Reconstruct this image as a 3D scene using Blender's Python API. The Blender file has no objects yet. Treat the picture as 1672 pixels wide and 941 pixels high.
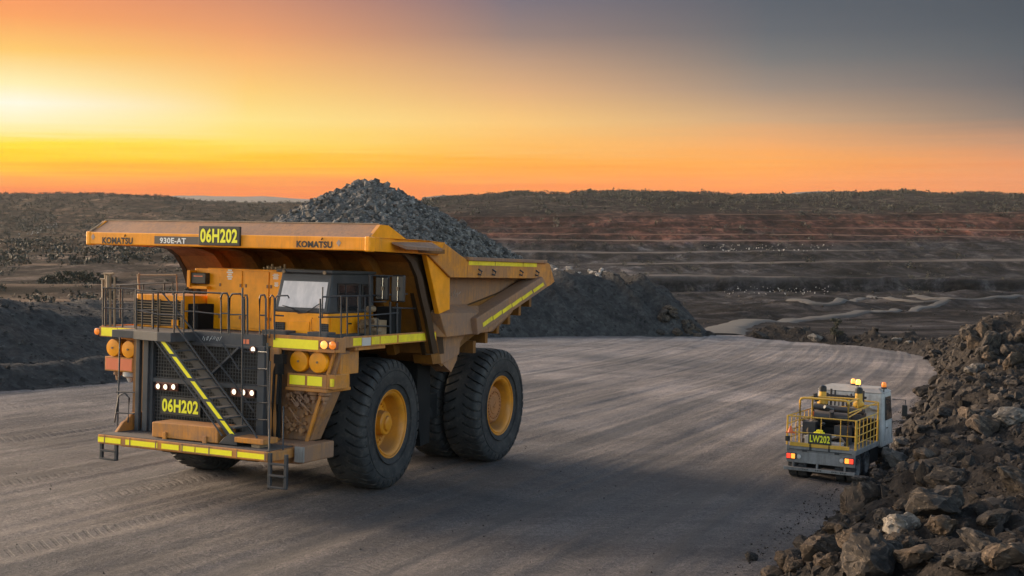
import bpy, bmesh, math, random
import numpy as np
from mathutils import Vector, Matrix
random.seed(7); RNG = np.random.default_rng(11)
SC = bpy.context.scene
COL = SC.collection
PI = math.pi
R_ = math.radians

# ------------------------------------------------------------------ frames
F_PX, HZ = 2097.0, 325.0                       # focal length and horizon row, both for a 1672 px wide frame
CAM_H = 8.06
PITCH = math.atan((470.5 - HZ) / F_PX)
RT = np.array([[-0.428239713, 0.903202582, 0.028910951],
               [-0.901642639, -0.429201818, 0.053163430],
               [0.060425980, -0.003300654, 0.998167224]])      # haul truck axes (forward, left, up) in the world
OT = np.array([-6.48787, 36.81969, 0.0])
PA, PB, PC = -0.028964, -0.053261, 1.773140     # the haul road is a ramp: z = PA x + PB y + PC
EX = np.array([1.0, 0, 0]); EU = np.array([0, math.sin(PITCH), math.cos(PITCH)]); EF = np.array([0, math.cos(PITCH), -math.sin(PITCH)])
CAMP = np.array([0, 0, CAM_H])
def ray(px, py): return EF + EX * (px - 836) / F_PX - EU * (py - 470.5) / F_PX
def plane_z(x, y): return PA * x + PB * y + PC
def zrow(py, Y):                                # height seen on row py at distance Y
    d = ray(836, py); return CAM_H + d[2] / d[1] * Y
RAMP_N = np.array([-PA, -PB, 1.0]); RAMP_N /= np.linalg.norm(RAMP_N)
psi = R_(29)
UF = np.array([math.sin(psi), math.cos(psi), 0]); UF -= RAMP_N * (UF @ RAMP_N); UF /= np.linalg.norm(UF)
UL = np.cross(RAMP_N, UF)
RU = np.array([UF, UL, RAMP_N]).T
OU = np.array([9.457, 38.846, -0.57])
def measure(px, py, R, O, u=None, v=None, z=None):
    """survey a point: where the sight line through a photo pixel meets a plane of a vehicle's own frame"""
    d = R.T @ ray(px, py); c = R.T @ (CAMP - O)
    k, val = (0, u) if u is not None else (1, v) if v is not None else (2, z)
    return c + d * (val - c[k]) / d[k]
def T(px, py, **k): return tuple(measure(px, py, RT, OT, **k))

# ------------------------------------------------------------------ noise (numpy)
def _hash(ix, iy, s):
    h = (ix.astype(np.int64) * 374761393 + iy.astype(np.int64) * 668265263 + s * 974711) & 0xFFFFFFFF
    h = ((h ^ (h >> 13)) * 1274126177) & 0xFFFFFFFF
    return ((h ^ (h >> 16)) & 0xFFFF) / 65535.0
def vnoise(x, y, s=0):
    x = np.asarray(x, float); y = np.asarray(y, float)
    ix = np.floor(x); iy = np.floor(y); fx = x - ix; fy = y - iy
    fx = fx * fx * (3 - 2 * fx); fy = fy * fy * (3 - 2 * fy)
    a = _hash(ix, iy, s); b = _hash(ix + 1, iy, s); c = _hash(ix, iy + 1, s); d = _hash(ix + 1, iy + 1, s)
    return (a * (1 - fx) + b * fx) * (1 - fy) + (c * (1 - fx) + d * fx) * fy * 1.0
def fbm(x, y, s=0, o=4, g=0.5):
    t = 0; a = 1; n = 0
    for k in range(o):
        t = t + a * (vnoise(x, y, s + k * 17) * 2 - 1); n += a; a *= g
        x, y = x * 1.97 + 3.1 + y * 0.13, y * 2.03 - 1.7 - x * 0.11
    return t / n
def ridged(x, y, s=0, o=4):
    t = 0; a = 1; n = 0
    for k in range(o):
        t = t + a * (1 - np.abs(vnoise(x, y, s + k * 31) * 2 - 1) * 2); n += a; a *= 0.5
        x, y = x * 2.05 + y * .2, y * 2.05 - x * .2
    return t / n
def sstep(a, b, x):
    t = np.clip((x - a) / (b - a), 0, 1); return t * t * (3 - 2 * t)

# ------------------------------------------------------------------ tags
def tag(o, label=None, cat=None, group=None, kind=None):
    if label: o['label'] = label
    if cat: o['category'] = cat
    if group: o['group'] = group
    if kind: o['kind'] = kind
    return o
def empty(name, R, O):
    o = bpy.data.objects.new(name, None); COL.objects.link(o)
    m = Matrix.Identity(4)
    for i in range(3):
        for j in range(3): m[i][j] = R[i][j]
        m[i][3] = O[i]
    o.matrix_world = m; o.empty_display_size = 0.5
    return o

# ------------------------------------------------------------------ mesh builder
class MB:
    def __init__(s): s.v = []; s.f = []; s.sm = []
    def add(s, vs, fs, smooth=False):
        n = len(s.v); s.v += [tuple(map(float, p)) for p in vs]; s.f += [tuple(i + n for i in f) for f in fs]; s.sm += [smooth] * len(fs); return s
    def box(s, a, b):
        x0, y0, z0 = [min(a[i], b[i]) for i in range(3)]; x1, y1, z1 = [max(a[i], b[i]) for i in range(3)]
        return s.hexa([(x0, y0, z0), (x1, y0, z0), (x1, y1, z0), (x0, y1, z0), (x0, y0, z1), (x1, y0, z1), (x1, y1, z1), (x0, y1, z1)])
    def hexa(s, p): return s.add(p, [(0, 3, 2, 1), (4, 5, 6, 7), (0, 1, 5, 4), (1, 2, 6, 5), (2, 3, 7, 6), (3, 0, 4, 7)])
    def beam(s, p, q, w, h, up=(0, 0, 1)):
        p, q, up = Vector(p), Vector(q), Vector(up); d = (q - p).normalized(); r = d.cross(up)
        if r.length < 1e-4: r = d.cross(Vector((1, 0, 0)))
        r.normalize(); t = r.cross(d)
        c = [(-w / 2, -h / 2), (w / 2, -h / 2), (w / 2, h / 2), (-w / 2, h / 2)]
        return s.hexa([p + r * a + t * b for a, b in c] + [q + r * a + t * b for a, b in c])
    def tube(s, pts, r, n=8, cap=True):
        pts = [Vector(p) for p in pts]; rings = []
        for i, p in enumerate(pts):
            d = (pts[min(i + 1, len(pts) - 1)] - pts[max(i - 1, 0)]).normalized()
            a = d.cross(Vector((0, 0, 1)))
            if a.length < 1e-3: a = d.cross(Vector((0, 1, 0)))
            a.normalize(); b = a.cross(d)
            rr = r[i] if isinstance(r, (list, tuple)) else r
            rings.append([p + (a * math.cos(2 * PI * k / n) + b * math.sin(2 * PI * k / n)) * rr for k in range(n)])
        vs = [q for g in rings for q in g]; fs = []
        for i in range(len(pts) - 1):
            for k in range(n):
                fs.append((i * n + k, i * n + (k + 1) % n, (i + 1) * n + (k + 1) % n, (i + 1) * n + k))
        s.add(vs, fs, True)
        if cap: s.add(rings[0], [tuple(range(n))]); s.add(rings[-1], [tuple(reversed(range(n)))])
        return s
    def cyl(s, p, q, r, n=20, r2=None): return s.tube([p, q], [r, r if r2 is None else r2], n)
    def prism(s, poly, off):
        """flat polygon (3d points) swept by the vector off"""
        n = len(poly); a = [Vector(p) for p in poly]; o = Vector(off); b = [p + o for p in a]
        return s.add(a + b, [tuple(reversed(range(n))), tuple(range(n, 2 * n))] + [(i, (i + 1) % n, n + (i + 1) % n, n + i) for i in range(n)])
    def lathe(s, prof, n, c, axis, up=(0, 0, 1), smooth=True):
        """prof: (radius, offset along axis)"""
        c, ax, up = Vector(c), Vector(axis).normalized(), Vector(up); rt = ax.cross(up).normalized(); u2 = rt.cross(ax)
        vs = []; fs = []; m = len(prof)
        for k in range(n):
            a = 2 * PI * k / n; d = rt * math.cos(a) + u2 * math.sin(a)
            vs += [c + ax * o + d * r for r, o in prof]
        for k in range(n):
            for i in range(m - 1):
                fs.append((k * m + i, k * m + i + 1, ((k + 1) % n) * m + i + 1, ((k + 1) % n) * m + i))
        return s.add(vs, fs, smooth)
    def build(s, name, mat, parent=None, bevel=0):
        me = bpy.data.meshes.new(name); me.from_pydata(s.v, [], s.f)
        me.polygons.foreach_set('use_smooth', s.sm)
        bm = bmesh.new(); bm.from_mesh(me); bmesh.ops.recalc_face_normals(bm, faces=bm.faces); bm.to_mesh(me); bm.free()
        if any(s.sm): me.set_sharp_from_angle(angle=R_(34))
        o = bpy.data.objects.new(name, me); COL.objects.link(o)
        if mat: me.materials.append(mat)
        if parent: o.parent = parent
        if bevel:
            b = o.modifiers.new('bevel', 'BEVEL'); b.width = bevel; b.segments = 2; b.limit_method = 'ANGLE'; b.angle_limit = R_(40)
        return o
def grid_obj(name, X, Y, Z, mat, parent=None, smooth=True, uv=None, attrs=None):
    n, m = X.shape
    me = bpy.data.meshes.new(name)
    co = np.stack([X, Y, Z], -1).reshape(-1, 3).astype(np.float32)
    idx = np.arange(n * m).reshape(n, m)
    q = np.stack([idx[:-1, :-1], idx[:-1, 1:], idx[1:, 1:], idx[1:, :-1]], -1).reshape(-1, 4)
    # orientation: make normals point up
    a = co[q[0, 1]] - co[q[0, 0]]; b = co[q[0, 3]] - co[q[0, 0]]
    if np.cross(a, b)[2] < 0: q = q[:, ::-1]
    return raw_mesh(name, co, q.astype(np.int32), mat, parent, smooth, uv, attrs)
def raw_mesh(name, co, faces, mat, parent=None, smooth=False, uv=None, attrs=None):
    me = bpy.data.meshes.new(name); k = faces.shape[1]
    me.vertices.add(len(co)); me.vertices.foreach_set('co', np.asarray(co, np.float32).ravel())
    me.loops.add(faces.size); me.loops.foreach_set('vertex_index', faces.ravel())
    me.polygons.add(len(faces)); me.polygons.foreach_set('loop_start', np.arange(0, faces.size, k, dtype=np.int32))
    me.polygons.foreach_set('loop_total', np.full(len(faces), k, np.int32))
    me.polygons.foreach_set('use_smooth', np.full(len(faces), smooth))
    me.update(calc_edges=True)
    if uv is not None:
        l = me.uv_layers.new(name='track'); l.data.foreach_set('uv', uv.reshape(-1, 2)[faces.ravel()].astype(np.float32).ravel())
    for nm, arr in (attrs or {}).items():
        a = me.attributes.new(nm, 'FLOAT', 'POINT'); a.data.foreach_set('value', np.asarray(arr, np.float32).ravel())
    me.validate()
    o = bpy.data.objects.new(name, me); COL.objects.link(o)
    if mat: me.materials.append(mat)
    if parent: o.parent = parent
    return o
def text_obj(name, txt, mat, parent, p0, p1, axx, axz, nrm, bold=0.02, depth=0.006):
    """letters filling the rectangle from corner p0 to size (w, h) along axx and axz"""
    cu = bpy.data.curves.new(name, 'FONT'); cu.body = txt; cu.size = 1; cu.offset = bold; cu.space_character = 1.06; cu.resolution_u = 3
    to = bpy.data.objects.new(name + '_curve', cu); COL.objects.link(to)
    dg = bpy.context.evaluated_depsgraph_get(); dg.update()
    me = bpy.data.meshes.new_from_object(to.evaluated_get(dg)); bpy.data.objects.remove(to); bpy.data.curves.remove(cu)
    co = np.zeros(len(me.vertices) * 3); me.vertices.foreach_get('co', co); co = co.reshape(-1, 3)
    lo, hi = co.min(0), co.max(0); w, h = p1
    a, b, n = np.array(axx, float), np.array(axz, float), np.array(nrm, float)
    s = (co - lo) / np.maximum(hi - lo, 1e-6)
    new = np.array(p0, float) + s[:, :1] * w * a + s[:, 1:2] * h * b + n * depth
    me.vertices.foreach_set('co', new.astype(np.float32).ravel()); me.update()
    me.materials.clear(); me.materials.append(mat)
    o = bpy.data.objects.new(name, me); COL.objects.link(o); o.parent = parent
    return o

# ------------------------------------------------------------------ materials
class NT:
    def __init__(s, name):
        s.m = bpy.data.materials.new(name); s.m.use_nodes = True; s.t = s.m.node_tree; s.n = s.t.nodes; s.b = s.n['Principled BSDF']
        s.tc = s.n.new('ShaderNodeTexCoord')
    def link(s, a, b): s.t.links.new(a, b)
    def node(s, ty, **k):
        n = s.n.new(ty)
        for a, b in k.items(): setattr(n, a, b)
        return n
    def mapping(s, src='Object', scale=(1, 1, 1), rot=(0, 0, 0)):
        m = s.node('ShaderNodeMapping'); m.inputs['Scale'].default_value = scale; m.inputs['Rotation'].default_value = rot
        s.link(s.tc.outputs[src] if isinstance(src, str) else src, m.inputs['Vector']); return m.outputs[0]
    def noise(s, vec, scale, detail=4, rough=.55, dist=0):
        n = s.node('ShaderNodeTexNoise'); n.inputs['Scale'].default_value = scale; n.inputs['Detail'].default_value = detail
        n.inputs['Roughness'].default_value = rough; n.inputs['Distortion'].default_value = dist; s.link(vec, n.inputs['Vector']); return n.outputs['Fac']
    def vor(s, vec, scale, feat='F1', out='Distance'):
        n = s.node('ShaderNodeTexVoronoi', feature=feat); n.inputs['Scale'].default_value = scale; s.link(vec, n.inputs['Vector']); return n.outputs[out]
    def ramp(s, fac, stops, interp='LINEAR'):
        r = s.node('ShaderNodeValToRGB'); r.color_ramp.interpolation = interp; e = r.color_ramp.elements
        for i, (p, c) in enumerate(stops):
            el = e[i] if i < 2 else e.new(p); el.position = p; el.color = (c, c, c, 1) if isinstance(c, (int, float)) else (*c, 1)
        s.link(fac, r.inputs[0]); return r.outputs[0]
    def mix(s, fac, a, b, mode='MIX'):
        m = s.node('ShaderNodeMix', data_type='RGBA', blend_type=mode)
        for sock, val in ((m.inputs[0], fac), (m.inputs[6], a), (m.inputs[7], b)):
            if isinstance(val, (int, float)): sock.default_value = val
            elif isinstance(val, tuple): sock.default_value = (*val, 1)
            else: s.link(val, sock)
        return m.outputs[2]
    def math(s, op, a, b=0, c=None):
        m = s.node('ShaderNodeMath', operation=op)
        for i, val in enumerate((a, b) if c is None else (a, b, c)):
            if isinstance(val, (int, float)): m.inputs[i].default_value = val
            else: s.link(val, m.inputs[i])
        return m.outputs[0]
    def bump(s, h, strength=.5, dist=.02, prev=None):
        b = s.node('ShaderNodeBump'); b.inputs['Strength'].default_value = strength; b.inputs['Distance'].default_value = dist
        s.link(h, b.inputs['Height'])
        if prev is not None: s.link(prev, b.inputs['Normal'])
        return b.outputs[0]
    def out(s, col, rough=.8, metal=0, normal=None, spec=None):
        for k, val in (('Base Color', col), ('Roughness', rough), ('Metallic', metal)):
            if isinstance(val, (int, float)): s.b.inputs[k].default_value = val
            elif isinstance(val, tuple): s.b.inputs[k].default_value = (*val, 1)
            else: s.link(val, s.b.inputs[k])
        if spec is not None: s.b.inputs['Specular IOR Level'].default_value = spec
        if normal is not None: s.link(normal, s.b.inputs['Normal'])
        return s.m
    def nz(s):
        g = s.node('ShaderNodeNewGeometry'); x = s.node('ShaderNodeSeparateXYZ'); s.link(g.outputs['Normal'], x.inputs[0]); return x.outputs[2]
def painted(name, col, dust=(.30, .19, .12), amount=.5, rough=.45, streak=True, scale=1.0, spec=.35):
    """weathered paint: dust in patches, runs down the plates, scuffs"""
    t = NT(name); ob = t.mapping()
    big = t.noise(ob, .9 * scale, 6, .65); fine = t.noise(ob, 9 * scale, 6, .7)
    run = t.noise(t.mapping(scale=(7, 7, .7)), 1.6 * scale, 5, .7)
    d = t.math('ADD', t.math('MULTIPLY', big, .55), t.math('ADD', t.math('MULTIPLY', fine, .25), t.math('MULTIPLY', run, .3 if streak else 0.0)))
    lo = .72 - .36 * amount
    fac = t.ramp(d, [(lo, 0), (lo + .2, 1)])
    up = t.ramp(t.nz(), [(.55, 0), (.95, .75)])
    fac = t.math('MAXIMUM', t.math('MULTIPLY', fac, .35 + .55 * amount), t.math('MULTIPLY', up, .9))
    base = t.mix(t.ramp(t.noise(ob, 2.3, 3), [(.35, 0), (.65, 1)]), col, tuple(c * .78 for c in col))
    fade = t.ramp(t.noise(ob, .7 * scale, 4, .6, .6), [(.48, 0), (.66, .65 * amount)]); base = t.mix(fade, base, tuple(min(1, c * .55 + q * .75) for c, q in zip(col, dust)))
    c = t.mix(fac, base, dust)
    if streak:
        st = t.ramp(t.noise(t.mapping(scale=(5, 5, .35)), 2.2 * scale, 7, .75, .3), [(.52, 0), (.66, 1)]); where = t.ramp(t.noise(ob, .8 * scale, 4, .6), [(.38, 0), (.60, 1)])
        c = t.mix(t.math('MULTIPLY', t.math('MULTIPLY', st, where), .08 + .65 * amount), c, tuple(q * .28 for q in dust))
    sc = t.ramp(t.noise(t.mapping(scale=(1, 1, 2.5)), 14 * scale, 8, .8), [(.60, 0), (.67, 1)])
    c = t.mix(t.math('MULTIPLY', sc, .12 + .6 * amount), c, (.085, .05, .03))
    sc2 = t.ramp(t.noise(t.mapping(scale=(.35, .35, 3.0), rot=(.2, .35, 0)), 11 * scale, 6, .8), [(.63, 0), (.68, 1)]); c = t.mix(t.math('MULTIPLY', sc2, .5 * amount), c, tuple(min(1, q * 1.7) for q in dust))
    r = t.math('ADD', t.math('MULTIPLY', fac, .4), rough)
    return t.out(c, r, 0, t.bump(fine, .12, .01), spec)
M = {}
YEL = (.88, .315, .005)
M['paint'] = painted('yellow_paint', YEL, amount=.30)
M['paint_dusty'] = painted('dusty_yellow_paint', (.62, .225, .014), dust=(.24, .135, .080), amount=.78)
M['paint_brown'] = painted('scoured_yellow_paint', (.42, .175, .040), dust=(.205, .125, .090), amount=.95)
M['paint_clean'] = painted('clean_yellow_paint', (.94, .34, .004), amount=.12, rough=.35)
M['paint_under'] = painted('underside_shade_yellow', (.22, .085, .010), dust=(.05, .034, .022), amount=.6)  # darker copy of the yellow: underside shade put into the colour
M['shade'] = painted('shade_painted_plate', (.030, .016, .007), dust=(.03, .02, .013), amount=.4)  # shade under the canopy's end, painted as a near-black plate colour
M['rail'] = painted('charcoal_steel', (.032, .034, .040), dust=(.13, .10, .085), amount=.3, rough=.4, scale=2)
M['rail_worn'] = painted('worn_steel', (.22, .15, .09), dust=(.35, .25, .16), amount=.5, rough=.45, scale=3)
M['deck'] = painted('deck_plate', (.055, .058, .066), dust=(.12, .10, .09), amount=.4, rough=.6)
M['dark'] = painted('black_machinery', (.012, .012, .013), dust=(.035, .028, .022), amount=.35, rough=.75, spec=.12)
M['rim'] = painted('rim_paint', (.60, .22, .011), dust=(.17, .095, .045), amount=.75, rough=.4, streak=False)
M['hub_rust'] = painted('rusty_hub', (.34, .13, .04), dust=(.20, .10, .05), amount=.9, rough=.7, streak=False, scale=4)
M['white'] = painted('white_cab_paint', (.56, .54, .52), dust=(.20, .172, .152), amount=.7)
M['greysteel'] = painted('grey_chassis', (.26, .25, .245), dust=(.14, .12, .105), amount=.65)
M['pipe_yellow'] = painted('yellow_rail_paint', (.66, .36, .04), dust=(.36, .27, .14), amount=.4, scale=3)
def simple(name, col, rough=.5, metal=0, emit=0, ecol=None):
    t = NT(name); m = t.out(t.mix(t.math('MULTIPLY', t.noise(t.mapping(), 12, 4), .35), col, tuple(c * .55 for c in col)), rough, metal)
    if emit: t.b.inputs['Emission Color'].default_value = (*(ecol or col), 1); t.b.inputs['Emission Strength'].default_value = emit
    return m
M['reflect'] = simple('reflective_tape', (1.0, .84, .015), .35)
M['tape_worn'] = painted('worn_reflective_tape', (.85, .66, .02), dust=(.42, .28, .09), amount=.5, scale=4)
M['plate'] = simple('plate_black', (.022, .020, .016), .5)
M['digits'] = simple('plate_yellow', (.92, .86, .02), .4)
M['black_letter'] = simple('black_lettering', (.02, .018, .018), .6)
M['white_letter'] = simple('white_lettering', (.78, .76, .72), .6)
M['faded_letter'] = simple('faded_lettering', (.40, .30, .24), .8)
M['strip'] = simple('model_strip', (.07, .06, .055), .5)
M['red_reflect'] = simple('red_reflector', (.72, .17, .07), .4)
M['amber'] = simple('amber_lens', (.85, .22, .02), .25, 0, .35, (1, .25, .03))
M['amber_lit'] = simple('amber_lens_lit', (.9, .4, .1), .25, 0, 1.2, (1, .42, .08))
M['redlamp'] = simple('red_lens_lit', (.8, .04, .02), .25, 0, 1.3, (1, .06, .03))
M['amberlamp'] = simple('amber_tail_lens_lit', (.9, .3, .03), .25, 0, 1.6, (1, .35, .05))
M['beacon_lit'] = simple('beacon_lit', (1, .5, .1), .25, 0, 4.5, (1, .40, .05))
M['headlight'] = simple('headlight_lit', (.9, .85, .8), .2, 0, 1.7, (1, .80, .56))
M['lamp_housing'] = simple('lamp_housing', (.16, .05, .03), .5)
M['chrome'] = simple('bright_metal', (.75, .68, .6), .25, 1)
M['black_plastic'] = simple('black_plastic', (.014, .014, .016), .4)
M['orange_thing'] = simple('orange_cone_plastic', (.8, .14, .03), .5)
M['pale_fitting'] = simple('pale_fitting', (.5, .46, .43), .5)
def glass(name, base, rough, spec):
    t = NT(name); n = t.noise(t.mapping(scale=(1, 1, .4)), 5, 5, .6)
    m = t.out(t.mix(t.ramp(n, [(.4, 0), (.7, 1)]), base, tuple(min(1, c * 1.35 + .015) for c in base)), t.math('ADD', t.math('MULTIPLY', n, .12), rough), 0)
    t.b.inputs['Specular IOR Level'].default_value = spec; t.b.inputs['Coat Weight'].default_value = .5
    return m
M['windscreen'] = glass('sky_pale_windscreen', (.46, .40, .375), .12, .8)  # pale base colour paints in the sky reflected by the glass
M['side_glass'] = glass('side_glass', (.012, .014, .017), .06, .8)
def rubber():
    t = NT('dusty_rubber'); ob = t.mapping(); n = t.noise(ob, 2.2, 6, .65); f = t.noise(ob, 26, 4, .6)
    c = t.mix(t.ramp(n, [(.35, 0), (.75, 1)]), (.022, .023, .026), (.054, .051, .050)); c = t.mix(t.ramp(t.noise(ob, 6, 7, .75, .5), [(.52, 0), (.68, .45)]), c, (.12, .10, .088))
    return t.out(c, t.math('ADD', t.math('MULTIPLY', f, .2), .55), 0, t.bump(f, .25, .01), .18)
M['rubber'] = rubber()
def mesh_screen():
    t = NT('screen_backing'); ob = t.mapping(); return t.out(t.mix(t.noise(ob, 8, 5), (.006, .006, .006), (.02, .017, .014)), .8)
M['backing'] = mesh_screen()
def rock(name, c0, c1, c2, bump=.6, scale=1.0):
    t = NT(name); ob = t.mapping('Generated' if False else 'Object'); rnd = t.node('ShaderNodeNewGeometry').outputs['Random Per Island']
    oi = t.node('ShaderNodeObjectInfo').outputs['Random']
    n = t.noise(ob, 1.7 * scale, 8, .65, .4); f = t.noise(ob, 11 * scale, 8, .7); b = t.noise(t.mapping(scale=(1, 1, 3.5), rot=(.5, .3, 0)), 4 * scale, 6, .6)
    c = t.mix(t.ramp(n, [(.33, 0), (.66, 1)]), c0, c1); c = t.mix(t.ramp(b, [(.55, 0), (.72, 1)]), c, c2)
    k = t.math('ADD', t.math('MULTIPLY', t.math('FRACT', t.math('ADD', rnd, oi)), .9), .5)
    g = t.node('ShaderNodeCombineColor'); [t.link(k, g.inputs[i]) for i in range(3)]
    c = t.mix(1.0, c, g.outputs[0], 'MULTIPLY')
    h = t.math('ADD', t.math('MULTIPLY', n, .5), t.math('ADD', t.math('MULTIPLY', b, .4), t.math('MULTIPLY', f, .35)))
    return t.out(c, .88, 0, t.bump(h, bump, .12 / scale), .14)
M['boulder'] = rock('brown_rock', (.023, .0205, .020), (.056, .047, .041), (.12, .094, .073))
M['boulder_tan'] = rock('tan_rock', (.038, .030, .025), (.092, .068, .051), (.17, .125, .088))
M['boulder_grey'] = rock('grey_rock', (.075, .068, .063), (.15, .135, .122), (.20, .18, .16))
M['boulder_pale'] = rock('pale_rock', (.15, .13, .115), (.27, .235, .20), (.34, .30, .26))
M['rubble'] = rock('rubble_rock', (.016, .0145, .0145), (.045, .038, .034), (.115, .090, .072), scale=2)
M['ore'] = rock('ore_rock', (.050, .046, .044), (.150, .138, .127), (.34, .32, .29), scale=2.5)
M['spoil_rock'] = rock('spoil_rock', (.020, .019, .020), (.052, .049, .048), (.10, .093, .088), scale=2)
M['pale_stone'] = rock('pale_stone', (.20, .18, .17), (.32, .29, .265), (.40, .36, .33))
def leaves(name, a, b):
    t = NT(name); rnd = t.node('ShaderNodeNewGeometry').outputs['Random Per Island']
    return t.out(t.mix(rnd, a, b), .75)
M['leaf'] = leaves('dry_leaves', (.016, .017, .010), (.052, .046, .026))
M['scrub'] = leaves('scrub_leaves', (.014, .014, .009), (.040, .033, .020))
M['bark'] = simple('bark', (.07, .055, .042), .9)
# =================================================================== HAUL TRUCK
truck = empty('haul_truck', RT, OT)
tag(truck, 'huge yellow mining dump truck heaped with grey ore, standing on the haul road', 'dump truck')
def part(mb, name, mat, parent=truck, bevel=0): return mb.build(name, M[mat], parent, bevel)

# ---- wheels
def tyre_mesh(W=1.30, Rr=1.82, rim=.93, lugs=38):
    half = [(-.50, .965), (-.515, 1.05), (-.545, 1.25), (-.56, 1.42), (-.55, 1.53), (-.552, 1.56), (-.545, 1.62), (-.53, 1.68), (-.505, 1.735), (-.47, 1.775), (-.42, 1.797), (-.35, 1.808), (-.27, 1.815), (-.19, 1.82), (-.12, 1.822), (-.10, 1.822)]
    prof = [(o * W / 1.12, r) for o, r in half] + [(0, 1.823)] + [(-o * W / 1.12, r) for o, r in reversed(half)]
    cols = (0, .03, .20, .23, .5, .53, .70, .73); n = lugs * 8; vs = []; m = len(prof)
    for k in range(n):
        lug, c = divmod(k, 8)
        for o, r in prof:
            rel = abs(o) / (W / 1.12); sk = .95 * max(0, 1 - rel / .52) ** 1.4 if r > 1.5 else 0
            a = 2 * PI * (lug + cols[c] + sk) / lugs; rr = r
            if r > 1.58 and rel > .11 and (c in (1, 2) if o > 0 else c in (5, 6)): rr = r - (.10 if r > 1.70 else .06); o = o * (1 if r > 1.7 else .965)
            vs.append((math.cos(a) * rr, o, math.sin(a) * rr))
    fs = []
    for k in range(n):
        for i in range(m - 1):
            fs.append((k * m + i, k * m + i + 1, ((k + 1) % n) * m + i + 1, ((k + 1) % n) * m + i))
    mb = MB(); mb.add(vs, fs, True)
    # moulded rings on the sidewall
    for s in (-1, 1):
        for r in (1.12, 1.50):
            mb.lathe([(r - .012, s * W / 1.12 * .535), (r, s * (W / 1.12 * .56 + .012)), (r + .014, s * W / 1.12 * .54)], 72, (0, 0, 0), (0, 1, 0))
    return mb
_ty = tyre_mesh().build('tyre', M['rubber'])
_tyre_me = _ty.data; bpy.data.objects.remove(_ty)
def rim_parts(wheel, out, kind):
    """out = +1/-1: which way the face looks"""
    s = out
    mb = MB()
    mb.lathe([(.99, s * .50), (.985, s * .56), (.955, s * .585), (.93, s * .575), (.915, s * .54), (.885, s * .53), (.87, s * .55), (.85, s * .54), (.80, s * .50), (.765, s * .40), (.74, s * .16), (.70, s * .06)], 64, (0, 0, 0), (0, 1, 0))
    mb.lathe([(.72, s * .10), (.55, s * .06), (.30, s * .05), (0.0, s * .05)], 48, (0, 0, 0), (0, 1, 0))
    r = mb.build('rim', M['rim'], wheel)
    hb = MB()
    if kind == 'front':
        hb.lathe([(.52, s * .04), (.50, s * .14), (.36, s * .20), (.34, s * .40), (.30, s * .44), (.22, s * .45), (.205, s * .50), (.17, s * .52), (0, s * .52)], 40, (0, 0, 0), (0, 1, 0))
        for k in range(28):
            a = 2 * PI * k / 28; c = (math.cos(a) * .60, 0, math.sin(a) * .60)
            hb.cyl((c[0], s * .05, c[2]), (c[0], s * .11, c[2]), .026, 6)
        h = hb.build('hub', M['rim'], wheel)
    else:
        hb.lathe([(.66, s * .04), (.64, s * .20), (.56, s * .33), (.50, s * .36), (.47, s * .35), (.30, s * .355), (.28, s * .375), (.12, s * .38), (0, s * .38)], 40, (0, 0, 0), (0, 1, 0))
        for k in range(24):
            a = 2 * PI * k / 24; c = (math.cos(a) * .42, 0, math.sin(a) * .42)
            hb.cyl((c[0], s * .35, c[2]), (c[0], s * .39, c[2]), .026, 6)
        hb.box((-.10, s * .37, -.04), (.10, s * .40, .04))
        h = hb.build('hub', M['hub_rust'], wheel)
def wheel(name, u, v, out, kind, steer=0, spin=0):
    w = bpy.data.objects.new(name, None); COL.objects.link(w); w.parent = truck
    w.location = (u, v, 1.815); w.rotation_euler = (0, spin, steer); w.rotation_mode = 'YXZ'
    t = bpy.data.objects.new('tyre', _tyre_me); COL.objects.link(t); t.parent = w
    rim_parts(w, out, kind)
wheel('wheel', 0, 2.80, 1, 'front', .062, .3)
wheel('wheel', 0, -2.80, -1, 'front', .062, 1.1)
wheel('wheel', -6.35, 3.12, 1, 'rear', 0, .7)
wheel('wheel', -6.35, 1.72, 1, 'rear', 0, .2)
wheel('wheel', -6.35, -3.12, -1, 'rear', 0, .9)
wheel('wheel', -6.35, -1.72, -1, 'rear', 0, .4)

# ---- chassis: frame rails, axles, black engine bay
mb = MB()
for s in (-1, 1):
    mb.box((-8.6, s * .75, 1.35), (3.2, s * 1.15, 2.25))
mb.cyl((-6.35, -3.0, 1.82), (-6.35, 3.0, 1.82), .62, 20)
mb.cyl((0, -2.5, 1.75), (0, 2.5, 1.75), .30, 14)
mb.box((-5.2, -1.1, 1.5), (-3.4, 1.1, 2.6)); mb.box((-8.9, -1.3, 2.2), (-7.6, 1.3, 3.2))
mb.cyl((.35, 1.55, .9), (.2, 1.75, 3.2), .26, 14); mb.cyl((.35, -1.55, .9), (.2, -1.75, 3.2), .26, 14)
part(mb, 'chassis', 'dark')
mb = MB()
mb.box((-1.6, -2.1, 2.1), (2.9, 1.45, 4.12)); mb.box((-2.2, -1.9, 2.2), (-1.6, 1.9, 4.6)); mb.box((-2.6, -1.7, 4.0), (1.6, .9, 4.26))
mb.box((2.2, -1.95, .95), (3.2, 1.25, 2.2))
part(mb, 'engine_bay', 'dark')
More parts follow.
